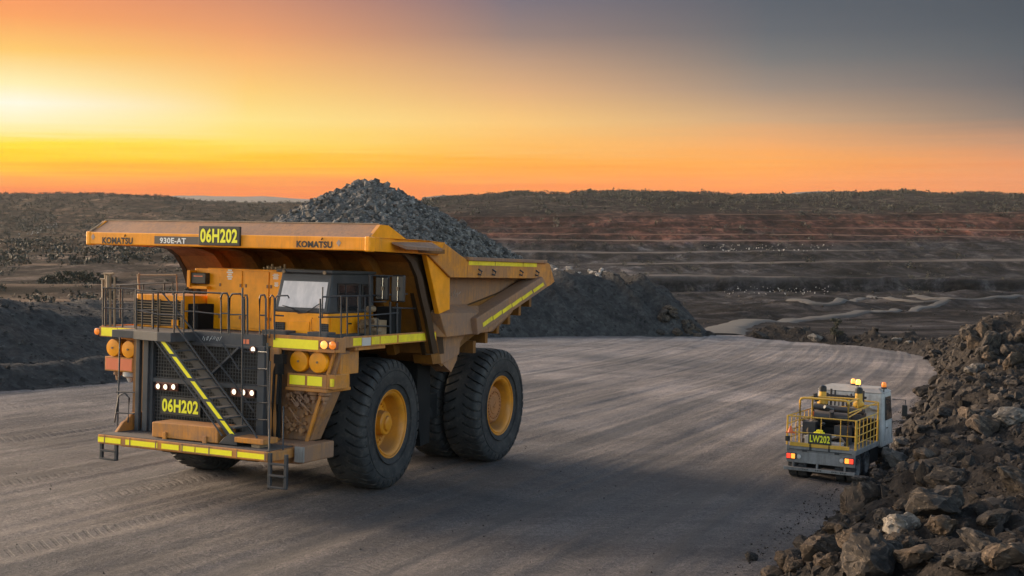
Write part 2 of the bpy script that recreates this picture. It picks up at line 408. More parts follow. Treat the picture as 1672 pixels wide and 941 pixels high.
# mud flaps / fender plates hanging behind the front wheels
for s, nm in ((1, 'mud_flap'), (-1, 'mud_flap')):
    mb = MB(); mb.prism([(-2.02, s * 3.05, 4.05), (-2.62, s * 3.05, 4.0), (-2.78, s * 3.05, 3.7), (-2.86, s * 3.05, .95), (-2.32, s * 3.05, .9), (-2.02, s * 3.05, 2.2)], (0, -s * 1.35, 0))
    part(mb, nm, 'dark')
mb = MB(); mb.box((-3.0, 1.2, 1.5), (-4.3, 2.5, 2.3)); mb.cyl((-3.3, 2.62, 1.75), (-3.05, 2.62, 1.75), .28, 18); part(mb, 'air_tank', 'dark', bevel=.03)

# ---- deck
mb = MB()
mb.prism([(3.38, -4.0, 4.18), (3.38, 3.66, 4.18), (3.25, 3.80, 4.18), (-1.62, 3.80, 4.18), (-1.62, 2.3, 4.18), (-.9, 1.6, 4.18), (-.9, -3.9, 4.18), (3.25, -4.05, 4.18)], (0, 0, .12))
deck = part(mb, 'deck', 'deck')
mb = MB()
mb.box((3.38, 1.62, 3.97), (3.45, 3.72, 4.36))
mb.hexa([(3.38, 3.72, 3.98), (3.20, 3.87, 3.98), (3.20, 3.87, 4.36), (3.38, 3.72, 4.36), (3.45, 3.73, 3.98), (3.25, 3.92, 3.98), (3.25, 3.92, 4.36), (3.45, 3.73, 4.36)])
mb.box((-1.62, 3.80, 4.10), (3.20, 3.88, 4.38)); mb.box((1.1, 3.2, 4.0), (2.6, 3.8, 4.18))
part(mb, 'deck_fascia', 'paint_dusty', bevel=.012)
mb = MB(); mb.box((3.38, -4.06, 4.02), (3.45, -2.74, 4.30)); mb.box((-.9, -4.06, 4.05), (3.38, -3.98, 4.33)); part(mb, 'deck_fascia', 'paint_dusty', bevel=.012)
for v0, v1, z0, z1 in ((-3.99, -3.42, 4.045, 4.275), (-3.40, -2.77, 4.055, 4.285), (1.83, 3.22, 4.03, 4.27)):
    mb = MB(); mb.box((3.452, v0, z0), (3.457, v1, z1)); part(mb, 'reflective_strip', 'reflect')
for u0, u1 in ((2.85, 2.45), (1.95, 1.55), (1.5, .65), (.55, -1.55)):
    mb = MB(); mb.box((u0, 3.882, 4.14), (u1, 3.887, 4.34)); part(mb, 'reflective_strip', 'tape_worn')
mb = MB(); mb.box((2.42, 3.882, 4.12), (2.0, 3.889, 4.33)); part(mb, 'warning_label', 'pale_fitting')
ts = MB().box((3.45, 3.26, 4.07), (3.49, 3.84, 4.27)); ts = part(ts, 'turn_signal', 'lamp_housing', bevel=.03)
for v in (3.42, 3.68):
    l = MB().lathe([(.0, .05), (.06, .045), (.10, .02), (.105, 0)], 20, (3.49, v, 4.17), (1, 0, 0)); part(l, 'lens', 'amber_lit' if v < 3.5 else 'amber', ts)
ts = MB().box((3.40, -4.24, 4.05), (3.46, -4.04, 4.25)); ts = part(ts, 'turn_signal', 'lamp_housing', bevel=.03)
part(MB().lathe([(.0, .05), (.06, .045), (.085, .02), (.09, 0)], 20, (3.46, -4.14, 4.15), (1, 0, 0)), 'lens', 'amber', ts)
# landing at the stair head
mb = MB(); mb.box((3.40, -2.74, 4.10), (4.40, -1.55, 4.30)); mb.prism([(4.40, -2.0, 4.08), (4.62, -1.0, 4.08), (4.62, -.55, 4.08), (3.42, -.55, 4.08), (3.42, -2.0, 4.08)], (0, 0, .24)); part(mb, 'stair_landing', 'deck', bevel=.01)
# dark beam over the grille, with worn white scribble and small red plates
mb = MB(); mb.box((3.40, -.95, 3.98), (3.62, 1.62, 4.34)); beam = part(mb, 'front_beam', 'deck', bevel=.015)
mb = MB()
rs = random.Random(3)
p = T(312, 549, u=3.63)
for k in range(11):
    y = -.32 + k * .055 + rs.uniform(-.01, .01); z = 4.165 + rs.uniform(-.02, .02); mb.beam((3.624, y, z - rs.uniform(.03, .06)), (3.624, y + rs.uniform(.02, .06), z + rs.uniform(.03, .06)), .004, .018, (1, 0, 0))
part(mb, 'faded_marking', 'white_letter', beam)
for v in (.98, 1.10): part(MB().box((3.62, v, 4.08), (3.626, v + .09, 4.2)), 'red_sticker', 'red_reflect', beam)

# ---- bumper platform
mb = MB()
mb.prism([(4.85, -2.72, 1.30), (4.85, 2.74, 1.30), (4.55, 2.86, 1.30), (3.0, 2.86, 1.30), (3.0, -2.72, 1.30)], (0, 0, .24))
mb.box((4.0, -2.70, 1.12), (3.1, 2.7, 1.3)); 
bumper = part(mb, 'bumper', 'paint_dusty', bevel=.02)
mb = MB(); mb.box((4.80, -2.68, 1.54), (3.05, 2.70, 1.556)); part(mb, 'bumper_deck', 'deck', bumper)
for a, b in ((160, 197), (205, 257), (264, 292), (296, 318), (320, 379), (388, 433)):
    va = T(a, 720, u=4.85)[1]; vb = T(b, 725, u=4.85)[1]
    part(MB().box((4.853, va, 1.345), (4.858, vb, 1.475)), 'reflective_strip', 'reflect', bumper)
mb = MB()
for k in range(7): part(MB().box((4.851, -2.5 + k * .86, 1.31), (4.862, -2.46 + k * .86, 1.53)), 'bumper_seam', 'paint_brown', bumper)
mb = MB(); mb.box((3.9, 2.86, 1.18), (2.55, 3.20, 1.62)); mb.box((2.9, 1.5, 1.10), (3.7, 2.9, 1.62)); part(mb, 'tow_block', 'paint_brown', bevel=.04)
part(MB().box((3.92, 2.93, 1.20), (3.97, 3.22, 1.60)), 'block_cap', 'greysteel', bevel=.02)
def step_ladder(v0, v1, z1, z0, n):
    mb = MB(); w = .085
    for v in (v0, v1): mb.box((4.76, v - w / 2, z0), (4.84, v + w / 2, z1))
    for k in range(n): 
        z = z0 + k * (z1 - z0) / n; mb.box((4.74, v0, z), (4.86, v1, z + .05))
    return part(mb, 'step_ladder', 'rail', bumper, bevel=.008)
step_ladder(-2.62, -2.12, 1.31, .88, 2); step_ladder(2.80, 3.28, 1.52, .66, 3)
# yellow counterweight box on the bumper
mb = MB(); mb.hexa([(3.85, -1.12, 1.58), (4.6, -1.12, 1.58), (4.6, 1.02, 1.58), (3.85, 1.02, 1.58), (3.85, -1.12, 1.97), (4.6, -1.12, 1.97), (4.6, 1.02, 1.99), (3.85, 1.02, 1.99)])
ctr = part(mb, 'bumper_box', 'paint_dusty', bevel=.025)
mb = MB()
for v in (-.72, .58): mb.box((4.60, v, 1.56), (4.66, v + .11, 1.74))
part(mb, 'lug', 'paint_dusty', ctr, bevel=.01)
mb = MB(); mb.box((4.0, 1.55, 1.66), (4.62, 2.45, 1.80)); part(mb, 'step_plate', 'paint_dusty', bevel=.02)
mb = MB(); mb.box((4.05, 2.0, 1.55), (4.5, 2.25, 1.67)); part(mb, 'step_bracket', 'rail_worn')
mb = MB(); mb.prism([(4.35, -2.62, 1.55), (2.9, -2.62, 1.55), (2.9, -2.62, 2.02), (3.75, -2.62, 2.02), (3.95, -2.62, 1.85), (4.1, -2.62, 1.80)], (0, .10, 0)); mb.box((2.9, -2.52, 1.55), (3.0, -1.6, 1.98)); part(mb, 'side_kick_plate', 'paint_dusty', bevel=.015)

# ---- radiator grille
G0, G1, GB, GT = -1.95, 1.66, 1.60, 4.0
mb = MB(); mb.box((3.45, G0, GB), (3.55, G1, GT)); grille = part(mb, 'grille', 'backing')
mb = MB(); st = .092
k = 0
v = G0 + .06
while v < G1: mb.box((3.62, v, GB), (3.632, v + .022, GT)); v += st
z = GB + .05
while z < GT: mb.box((3.618, G0, z), (3.63, G1, z + .022)); z += st
part(mb, 'wire_screen', 'rail', grille)
mb = MB()
for v0, v1 in ((G0 - .10, G0 + .05), (G1 - .12, G1 + .10)): mb.box((3.44, v0, 1.56), (3.72, v1, 4.05))
for z0, z1 in ((2.90, 3.02), (3.96, 4.03), (1.56, 1.64)): mb.box((3.60, G0, z0), (3.70, G1, z1))
mb.beam((3.70, .10, 3.25), (3.72, .98, 3.98), .06, .16, (1, 0, 0))
part(mb, 'grille_frame', 'deck', grille, bevel=.01)
for grp in (((258, 631), (270, 632), (283, 632)), ((382, 640), (397, 641), (411, 642)), ((413, 571),)):
    for px, py in grp:
        c = T(px, py, u=3.74)
        h = part(MB().lathe([(.0, -.02), (.085, -.02), (.095, .05), (.085, .06)], 24, (c[0] - .03, c[1], c[2]), (1, 0, 0)), 'headlight', 'lamp_housing')
        part(MB().lathe([(.0, .055), (.05, .05), (.068, .03), (.072, .02)], 20, (c[0] - .03, c[1], c[2]), (1, 0, 0)), 'lens', 'headlight', h)
for a, b in ((255, 290), (378, 415)):
    pa, pb = T(a, 624, u=3.70), T(b, 640, u=3.70); part(MB().box((3.66, pa[1], 2.70), (3.71, pb[1], 2.92)), 'lamp_bracket', 'lamp_housing', bevel=.01)
npl = part(MB().box((3.66, -1.62, 2.06), (3.70, -.28, 2.55)), 'number_plate', 'plate', bevel=.008)
text_obj('plate_number', '06H202', M['digits'], npl, (3.705, -1.56, 2.13), (1.22, .36), (0, 1, 0), (0, 0, 1), (1, 0, 0), .034)

# ---- front posts left and right of the grille, brown hydraulics
for px0, px1 in ((221, 229), (233, 243)):
    a, b = T(px0, 700, u=3.75), T(px1, 700, u=3.75); part(MB().box((3.68, a[1], 1.56), (3.80, b[1] - .04, 4.12)), 'front_post', 'deck', bevel=.015)
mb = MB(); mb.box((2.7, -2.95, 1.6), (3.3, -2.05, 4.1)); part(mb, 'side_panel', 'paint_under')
mb = MB(); mb.box((3.40, 1.80, 1.62), (3.56, 2.08, 4.02)); part(mb, 'front_column', 'paint_dusty', bevel=.02)
mb = MB(); mb.prism([(3.05, 1.75, 4.0), (3.05, 3.62, 4.0), (3.05, 3.40, 3.0), (3.05, 2.78, 1.62), (3.05, 1.75, 1.62)], (-.5, 0, 0)); part(mb, 'front_fender', 'paint_brown', bevel=.02)
mb = MB(); mb.prism([(3.15, 2.76, 1.62), (3.15, 3.56, 4.0), (3.15, 3.48, 4.0), (3.15, 2.68, 1.62)], (-.07, 0, 0)); part(mb, 'fender_edge', 'paint_dusty')
# valves, hoses
mb = MB(); rr = random.Random(5)
for k in range(34):
    v = rr.uniform(2.05, 2.72); z = rr.uniform(1.75, 2.85); r = rr.uniform(.03, .08)
    mb.cyl((3.05, v, z), (3.05 + rr.uniform(.06, .2), v, z), r, 10)
for k in range(9):
    v = rr.uniform(2.0, 2.6); z = rr.uniform(1.8, 2.9); mb.tube([(3.12, v, z), (3.25, v + .08, z + .12), (3.25, v + .2, z - .02), (3.1, v + .3, z - .16)], .022, 6)
part(mb, 'valve_block', 'paint_brown')
mb = MB()
for v in (1.98, 2.12): mb.tube([(3.60, v, 1.65), (3.62, v, 2.6), (3.58, v, 3.4), (3.4, v + .02, 3.95)], .035, 8)
mb.cyl((3.55, 2.12, 3.35), (3.55, 2.12, 3.62), .12, 14); mb.box((3.45, 1.98, 3.62), (3.62, 2.26, 3.86)); mb.tube([(3.5, 2.1, 1.7), (3.5, 2.1, 3.4)], .06, 10)
part(mb, 'strut_hose', 'dark')

# ---- air cleaners
def air_cleaner(v, z, u=3.0, r=.27, guard=False):
    a = part(MB().lathe([(r * .9, -.75), (r, -.70), (r, .02)], 32, (u, v, z), (1, 0, 0)), 'air_cleaner', 'paint')
    part(MB().lathe([(r, .0), (r * 1.06, .0), (r * 1.06, .10), (r * .98, .135), (r * .35, .15), (0, .15)], 32, (u, v, z), (1, 0, 0)), 'end_cap', 'paint_clean', a)
    part(MB().cyl((u + .15, v, z), (u + .175, v, z), .03, 10), 'cap_nut', 'rail_worn', a)
for px, py in ((487, 590), (518, 592)):
    c = T(px, py, u=3.25); air_cleaner(c[1], c[2], 3.10)
for px, py in ((184, 568), (209, 571)):
    c = T(px, py, u=3.30); air_cleaner(c[1], c[2], 3.16, .235)
mb = MB(); mb.box((2.2, 2.18, 3.02), (3.30, 3.40, 3.38)); mb.hexa([(2.2, 3.40, 3.02), (2.6, 3.62, 3.02), (2.6, 3.62, 3.40), (2.2, 3.40, 3.40), (3.30, 3.40, 3.02), (3.2, 3.62, 3.02), (3.2, 3.62, 3.40), (3.30, 3.40, 3.40)])
mb.box((2.1, 2.9, 3.38), (2.95, 3.60, 4.0)); mb.box((2.2, 2.15, 2.93), (3.34, 3.44, 3.02))
pb = part(mb, 'precleaner_box', 'paint_dusty', bevel=.02)
for a, b in ((473, 498), (502, 526)):
    va, vb = T(a, 620, u=3.3)[1], T(b, 620, u=3.3)[1]; part(MB().box((3.302, va, 3.09), (3.308, vb, 3.33)), 'reflective_panel', 'reflect', pb)
part(MB().box((3.21, 3.50, 3.10), (3.30, 3.58, 3.30)), 'reflective_tab', 'tape_worn', pb)
mb = MB()
for v in (2.45, 2.88, 3.22): mb.lathe([(.0, 0), (.17, 0), (.17, -.08), (.10, -.12), (.09, -.22), (.05, -.24), (.045, -.32), (0, -.32)], 18, (3.08, v, 2.93), (0, 0, 1), (1, 0, 0))
part(mb, 'dust_cup', 'paint_brown', pb)
mb = MB(); mb.box((2.3, -4.0, 3.06), (3.28, -2.98, 3.46)); mb.box((2.4, -3.8, 3.46), (2.9, -3.0, 4.02)); pb = part(mb, 'precleaner_box', 'paint_dusty', bevel=.02)
for a, b in ((-3.96, -3.50), (-3.46, -3.02)): part(MB().box((3.282, a, 3.10), (3.288, b, 3.42)), 'red_reflector', 'red_reflect', pb)
mb = MB(); mb.lathe([(.0, 0), (.20, 0), (.20, -.13), (.10, -.18), (.05, -.3), (0, -.3)], 18, (3.05, -3.28, 3.06), (0, 0, 1), (1, 0, 0)); part(mb, 'dust_cup', 'pale_fitting', pb)
mb = MB(); mb.lathe([(.0, 0), (.12, 0), (.12, -.10), (.07, -.14), (.05, -.26), (0, -.26)], 18, (3.05, -3.72, 3.06), (0, 0, 1), (1, 0, 0)); part(mb, 'dust_cup', 'paint_brown', pb)

# ---- staircase
SA, SB = (-1.08, 4.22), (1.36, 1.86)           # (v, z) head and foot of the outer stringer
st = bpy.data.objects.new('staircase', None); COL.objects.link(st); st.parent = truck
for u in (4.50, 3.86):
    part(MB().beam((u, SA[0] - .05, SA[1]), (u, SB[0] + .14, SB[1] - .13), .05, .20, (1, 0, 0)) if False else MB().prism([(u, SA[0] - .13, SA[1]), (u, SA[0] + .17, SA[1]), (u, SB[0] + .22, SB[1] - .12), (u, SB[0] - .02, SB[1] - .18)], (-.04, 0, 0)), 'stringer', 'deck', st)
dv, dz = SB[0] - SA[0], SB[1] - SA[1]
for a, b in ((.02, .19), (.22, .44), (.475, .655), (.685, .855), (.875, 1.03)):
    q = lambda t, o: (4.504, SA[0] + dv * t + o, SA[1] + dz * t)
    part(MB().prism([q(a, -.05), q(a, .085), q(b, .085), q(b, -.05)], (.006, 0, 0)), 'reflective_strip', 'reflect', st)
for k in range(10):
    t = (k + .6) / 10.2; v = SA[0] + dv * t + .06; z = SA[1] + dz * t
    part(MB().box((3.86, v - .10, z - .02), (4.47, v + .17, z + .015)), 'tread', 'deck', st)
a0 = T(253, 555, u=4.56); a1 = T(363, 712, u=4.62)
part(MB().tube([a0, a1], .022, 8), 'stay_rod', 'rail', st)
part(MB().tube([T(288, 480, u=4.5), T(287, 532, u=4.5), T(412, 702, u=4.5), T(420, 716, u=4.5)], .024, 8), 'handrail', 'rail', st)
part(MB().tube([T(265, 478, u=3.86), T(312, 536, u=3.86), T(378, 620, u=3.86), T(414, 672, u=3.86)], .022, 8), 'handrail', 'rail', st)
part(MB().tube([T(363, 560, u=3.9), T(391, 605, u=3.9)], .02, 8), 'handrail', 'rail', st)
mb = MB(); mb.prism([(4.6, 1.05, 1.58), (4.6, 1.62, 1.58), (4.6, 1.62, 1.78), (4.6, 1.40, 1.86), (4.6, 1.2, 1.74)], (-.8, 0, 0)); part(mb, 'stair_foot', 'rail', st, bevel=.01)

# ---- vertical access ladder right of the grille
mb = MB(); U = 3.98
la, lb = T(397, 570, u=U), T(395, 718, u=U); ra, rb = T(425, 480, u=3.7), T(423, 712, u=3.7); oa, ob_ = T(440, 484, u=U), T(438, 735, u=U)
mb.tube([T(396, 470, u=U), lb], .024, 8); mb.tube([T(437, 560, u=U), ob_], .024, 8)
z = 1.95
for k in range(6):
    py = 574 + k * 27.6
    mb.tube([T(397, py, u=U), T(421, py + .5, u=3.80), T(437, py + 1.5, u=U)], .017, 6)
part(mb, 'access_ladder', 'rail')
mb = MB(); mb.tube([T(440, 700, u=4.7), T(440, 735, u=4.75)], .022, 8); mb.tube([T(441, 590, u=4.0), T(439, 742, u=4.78)], .02, 8); mb.tube([T(463, 664, u=3.9), T(462, 735, u=4.4)], .02, 8); part(mb, 'grab_bar', 'rail')
# small yellow service ladder and loops far left
mb = MB(); U = 3.95
mb.tube([T(196, 550, u=3.6), T(192, 690, u=U), T(190, 712, u=U)], .024, 8); mb.tube([T(187, 690, u=U), T(194, 646, u=U), T(204, 642, u=U), T(211, 650, u=U), T(209, 690, u=U)], .022, 8); mb.tube([T(190, 640, u=U), T(219, 641, u=U)], .02, 8); mb.tube([T(190, 674, u=U), T(219, 676, u=U)], .02, 8); mb.tube([T(193, 700, u=U), T(222, 706, u=3.8)], .02, 8)
part(mb, 'side_ladder', 'rail')

# ---- handrails on the deck
def rail_run(name, u, xs, ytop, ybot, mids=(.5,), r=.022, mat='rail', close=True):
    """posts at picture columns xs, all in the upright plane u"""
    mb = MB(); ps = []
    for x, yt, yb in zip(xs, ytop, ybot):
        a, b = T(x, yt, u=u), T(x, yb, u=u); ps.append((a, b)); mb.tube([a, b], r, 8)
    mb.tube([p[0] for p in ps], r, 8)
    for m in mids: mb.tube([tuple(np.array(p[0]) * (1 - m) + np.array(p[1]) * m) for p in ps], r * .9, 8)
    return part(mb, name, mat)
rail_run('handrail', 3.42, [220, 232, 250, 258], [478, 478, 478, 478], [541, 540, 540, 540], (.46,))
rail_run('handrail', 4.42, [222, 258], [474, 476], [538, 551], (.5,))
rail_run('handrail', 4.42, [258, 284, 300], [476, 477, 478], [551, 552, 553], (.5,))
rail_run('handrail', 3.60, [300, 317, 361], [476, 477, 479], [537, 537, 545], (.53,))
rail_run('handrail', 2.0, [172, 196, 234, 268, 282], [467, 466, 464, 462, 462], [520, 520, 520, 520, 520], (.55,))
rail_run('handrail', 3.35, [168, 172, 200, 222], [470, 470, 471, 472], [536, 536, 538, 539], (.5,))
def hoop(x0, x1, yt, yb, u, parent=truck):
    a, b = T(x0, yb, u=u), T(x0, yt + 6, u=u); c, d = T(x1, yt + 6, u=u), T(x1, yb, u=u); e, f = T(x0 + (x1 - x0) * .2, yt, u=u), T(x1 - (x1 - x0) * .2, yt, u=u)
    mb = MB().tube([a, b, e, f, c, d], .026, 8); m0, m1 = T(x0, (yt + yb) / 2, u=u), T(x1, (yt + yb) / 2, u=u); mb.tube([m0, m1], .02, 8); part(mb, 'hoop_rail', 'rail', parent)
hoop(361, 373, 479, 545, 3.6); hoop(375, 397, 480, 548, 3.6); hoop(399, 404, 482, 548, 3.6); hoop(424, 434, 482, 548, 3.6)
mb = MB(); mb.tube([T(440, 552, u=3.5), T(441, 486, u=3.5), T(444, 482, u=3.5), T(448, 486, u=3.5), T(448, 555, u=3.5)], .022, 8); part(mb, 'hoop_rail', 'rail')
mb = MB(); mb.tube([T(448, 520, u=3.42), T(450, 487, u=3.42), T(453, 483, u=3.42), T(470, 483, u=3.42), T(472, 487, u=3.42)], .02, 8); mb.tube([T(449, 515, u=3.42), T(463, 516, u=3.42)], .02, 8); part(mb, 'hoop_rail', 'rail')
# cab walkway rail along the left side of the deck
mb = MB(); Vr = 3.78
def side(px, py): return T(px, py, v=Vr)
c0 = T(523, 555, u=3.40); c1 = T(526, 486, u=3.40)
mb.tube([T(523, 553, u=3.4), T(523, 488, u=3.4)], .025, 8); mb.tube([T(526, 520, u=3.4), T(527, 469, u=3.4)], .018, 8)
mb.tube([T(526, 485, u=3.4), side(557, 484), side(605, 483), side(665, 480)], .022, 8); mb.tube([T(520, 518, u=3.4), side(557, 518), side(605, 515), side(650, 511)], .02, 8)
for px, yb in ((557, 553), (567, 553), (585, 551), (596, 551)): mb.tube([side(px, 484), side(px, yb)], .02, 8)
part(mb, 'handrail', 'rail')
mb = MB()
for px in (604, 648): mb.tube([side(px, 449 if px == 604 else 495), side(px, 549)], .034, 8)
mb.tube([side(604, 450), side(632, 451), side(658, 451)], .022, 8); mb.tube([side(604, 493), side(630, 493)], .02, 8); mb.tube([side(616, 520), side(616, 548)], .018, 8); mb.tube([side(604, 532), side(636, 533)], .018, 8); mb.tube([side(637, 493), side(637, 546)], .03, 8)
part(mb, 'mirror_frame', 'rail')
mb = MB(); mb.tube([side(683, 476), side(683, 500), side(685, 538)], .02, 8); mb.tube([side(640, 503), side(690, 504)], .018, 8); part(mb, 'handrail', 'rail')
for (x0, x1, y0, y1) in ((614, 634, 451, 491), (640, 660, 449, 494)):
    a, b = T(x0, y0, u=1.6), T(x1, y1, u=1.6)
    m = part(MB().box((1.52, a[1], b[2]), (1.64, b[1], a[2])), 'mirror', 'black_plastic', bevel=.04)
    vm = a[1] + (b[1] - a[1]) * (.62 if x0 < 630 else .55)
    part(MB().tube([(1.66, vm, b[2] + .04), (1.66, vm, a[2] - .04)], .013, 6), 'mirror_bar', 'chrome', m)
    mb = MB(); mb.box((1.64, vm - .03, (a[2] + b[2]) / 2 - .05), (1.69, vm + .03, (a[2] + b[2]) / 2 + .05)); part(mb, 'clamp', 'rail_worn', m)
mb = MB(); rr = random.Random(9)
for k in range(9):
    v = rr.uniform(3.2, 3.7); z = rr.uniform(4.4, 5.1); mb.cyl((1.2, v, z), (1.45, v, z), rr.uniform(.04, .12), 12)
mb.box((.9, 3.1, 4.3), (1.3, 3.7, 4.75)); part(mb, 'deck_equipment', 'rail_worn')
mb = MB(); mb.box((.2, 3.3, 4.3), (.8, 3.75, 5.1)); part(mb, 'deck_cabinet', 'dark', bevel=.02)

# ---- electrical cabinet behind the deck
mb = MB(); mb.box((.3, -1.76, 4.30), (1.7, 1.3, 6.02)); cab_e = part(mb, 'control_cabinet', 'paint_clean', bevel=.02)
for a, b in ((358, 396), (400, 440), (441, 462)):
    va, vb = T(a, 480, u=1.7)[1], T(b, 480, u=1.7)[1]
    d = part(MB().box((1.70, va + .015, 4.36), (1.728, vb - .015, 5.96)), 'cabinet_door', 'paint_clean', cab_e, bevel=.008)
    mb = MB()
    for z in (4.65, 5.55):
        for v in (va + .05, vb - .05): mb.box((1.728, v - .025, z - .045), (1.745, v + .025, z + .045))
    part(mb, 'hinge', 'paint_brown', d)
rs = random.Random(8)
for (x, y, w, h) in ((375, 449, .22, .30), (450, 452, .22, .16), (451, 465, .16, .12)):
    c = T(x, y, u=1.74); mb = MB()
    for i in range(5):
        zz = c[2] + h * (.5 - i / 5.0); ww = w * rs.uniform(.55, 1); mb.box((1.7305, c[1] - ww / 2, zz), (1.7335, c[1] + ww / 2, zz - h / 5 * .7))
    part(mb, 'notice_sticker', 'white_letter', cab_e)
mb = MB(); mb.box((1.2, -2.25, 5.45), (1.65, -1.78, 6.0)); part(mb, 'cabinet_wing', 'paint', bevel=.02)
c0, c1 = T(311, 445, u=1.9), T(335, 464, u=1.9)
ct = part(MB().box((1.5, c0[1], c1[2]), (1.9, c1[1], c0[2])), 'control_panel', 'black_plastic', bevel=.02)
mb = MB(); mb.box((1.45, c0[1] - .08, c1[2] - .10), (1.95, c0[1] + .02, c0[2] + .06)); mb.box((1.45, c0[1] - .05, c1[2] - .14), (1.9, c1[1] + .05, c1[2] - .06)); part(mb, 'panel_bracket', 'paint', ct)
part(MB().box((1.901, c0[1] + .12, c1[2] + .20), (1.905, c1[1] - .1, c1[2] + .23)), 'red_stripe', 'redlamp' if False else 'red_reflect', ct)
mb = MB()
for k in range(6): mb.cyl((1.3, -.1 + k * .14, 6.02), (1.3, -.1 + k * .14, 6.08 + .05 * (k % 3)), .03, 8)
mb.box((.9, -.1, 6.02), (1.2, .35, 6.10)); mb.box((.8, .5, 6.02), (1.3, 1.3, 6.06)); part(mb, 'roof_fittings', 'rail_worn')
# retarder grid box at the right-hand (left in view) deck
mb = MB(); mb.box((.6, -3.55, 4.30), (2.55, -1.85, 5.22)); grid = part(mb, 'resistor_box', 'paint', bevel=.02)
part(MB().box((2.552, -3.5, 4.36), (2.562, -1.95, 5.06)), 'louvre_backing', 'backing', grid)
mb = MB()
for k in range(9): mb.box((2.56, -3.52, 4.38 + k * .076), (2.60, -1.93, 4.40 + k * .076))
for v in (-3.55, -2.95, -2.72, -2.1, -1.92): mb.box((2.56, v, 4.33), (2.62, v + .05, 5.1))
part(mb, 'louvre', 'rail_worn', grid)
part(MB().box((2.60, -2.2, 4.38), (2.66, -1.98, 4.55)), 'amber_box', 'paint_clean', grid)
mb = MB(); mb.box((1.0, -1.84, 4.3), (2.4, -1.5, 5.0)); part(mb, 'dark_recess', 'dark')
mb = MB(); mb.tube([T(224, 500, u=1.2), T(227, 446, u=1.2), T(230, 449, u=1.2), T(288, 449, u=1.2), T(290, 500, u=1.2)], .022, 8); mb.tube([T(225, 448, u=1.2), T(228, 480, u=1.2)], .03, 8); part(mb, 'roof_rail', 'rail_worn')
# corner marker stand, far left
mb = MB()
for x in (172, 180, 187): mb.tube([T(x, 447 if x < 187 else 452, u=3.3), T(x, 536, u=3.3)], .03, 8)
mb.tube([T(169, 447, u=3.3), T(186, 447, u=3.3)], .03, 8); mb.tube([T(164, 456, u=3.3), T(176, 457, u=3.3)], .03, 8); mb.tube([T(168, 456, u=3.3), T(168, 486, u=3.3)], .035, 8); mb.cyl(T(177, 450, u=3.32), T(177, 470, u=3.32), .07, 12)
part(mb, 'marker_stand', 'rail_worn')

# ---- cab
C0, C1, CU = 1.20, 2.95, 2.62
mb = MB(); mb.hexa([(.35, C0, 4.30), (CU, C0, 4.30), (CU, C1, 4.30), (.35, C1, 4.30), (.35, C0, 4.92), (CU - .02, C0, 4.92), (CU - .02, C1, 4.92), (.35, C1, 4.92)])
cab = part(mb, 'cab', 'paint_clean', bevel=.03)
mb = MB(); mb.hexa([(.35, C0, 4.92), (CU, C0, 4.92), (CU, C1, 4.92), (.35, C1, 4.92), (.35, C0 + .04, 5.97), (CU - .22, C0 + .10, 5.97), (CU - .22, C1 - .04, 5.97), (.35, C1 - .04, 5.97)])
cu = part(mb, 'cab_upper', 'deck', cab, bevel=.04)
# sloping windscreen frame in the front face
def front(v, z): return (CU - .22 * (z - 4.92) / 1.05, v, z)
def fquad(v0, v1, z0, z1, o, th, d0=.06, d1=.0): 
    A = [front(v0, z0), front(v1, z0), front(v1 - d1, z1), front(v0 + d0, z1)]; n = np.array([1, 0, .21])
    return [tuple(np.array(a) + n * o) for a in A], tuple(n * th)
a, o = fquad(1.27, 2.90, 4.98, 5.80, .002, .012); part(MB().prism(a, o), 'windscreen_seal', 'black_plastic', cab)
a, o = fquad(1.36, 2.82, 5.05, 5.74, .012, .010); part(MB().prism(a, o), 'windscreen', 'windscreen', cab)
mb = MB(); mb.tube([front(1.9, 4.98), (2.68, 2.05, 4.90), (2.68, 2.3, 4.93), (2.64, 2.72, 5.2)], .014, 6); mb.tube([front(1.40, 5.1), (2.66, 1.8, 5.04), (2.66, 2.0, 4.92)], .013, 6); mb.tube([front(2.3, 4.95), front(2.75, 5.3)], .012, 6); part(mb, 'wiper', 'black_plastic', cab)
mb = MB(); mb.box((.30, C0 - .02, 5.97), (2.52, C1 + .03, 6.05)); part(mb, 'cab_roof', 'deck', cab, bevel=.03)
mb = MB()
for v in (1.45, 2.75): mb.cyl((2.52, v, 5.99), (2.56, v, 5.99), .05, 12)
part(mb, 'roof_lamp', 'rail_worn', cab)
for (u0, u1, z0, z1) in ((2.2, 1.15, 4.98, 5.72), (1.02, .55, 5.02, 5.70)):
    fr = part(MB().box((u0, C1 - .02, z0), (u1, C1 + .016, z1)), 'side_window', 'black_plastic', cab, bevel=.01)
    part(MB().box((u0 - .07, C1 + .012, z0 + .07), (u1 + .07, C1 + .022, z1 - .06)), 'pane', 'side_glass', fr)
    if u0 > 2: part(MB().beam((1.85, C1 + .02, 5.0), (1.85, C1 + .02, 5.7), .04, .03, (1, 0, 0)), 'window_post', 'rail', fr)
mb = MB(); mb.box((1.75, C1, 4.36), (.6, C1 + .02, 4.9)); mb.box((2.5, C1, 4.36), (1.8, C1 + .02, 4.88)); d = part(mb, 'cab_door', 'paint_clean', cab, bevel=.01)
part(MB().box((1.68, C1 + .02, 4.62), (1.55, C1 + .05, 4.66)), 'handle', 'black_plastic', d)
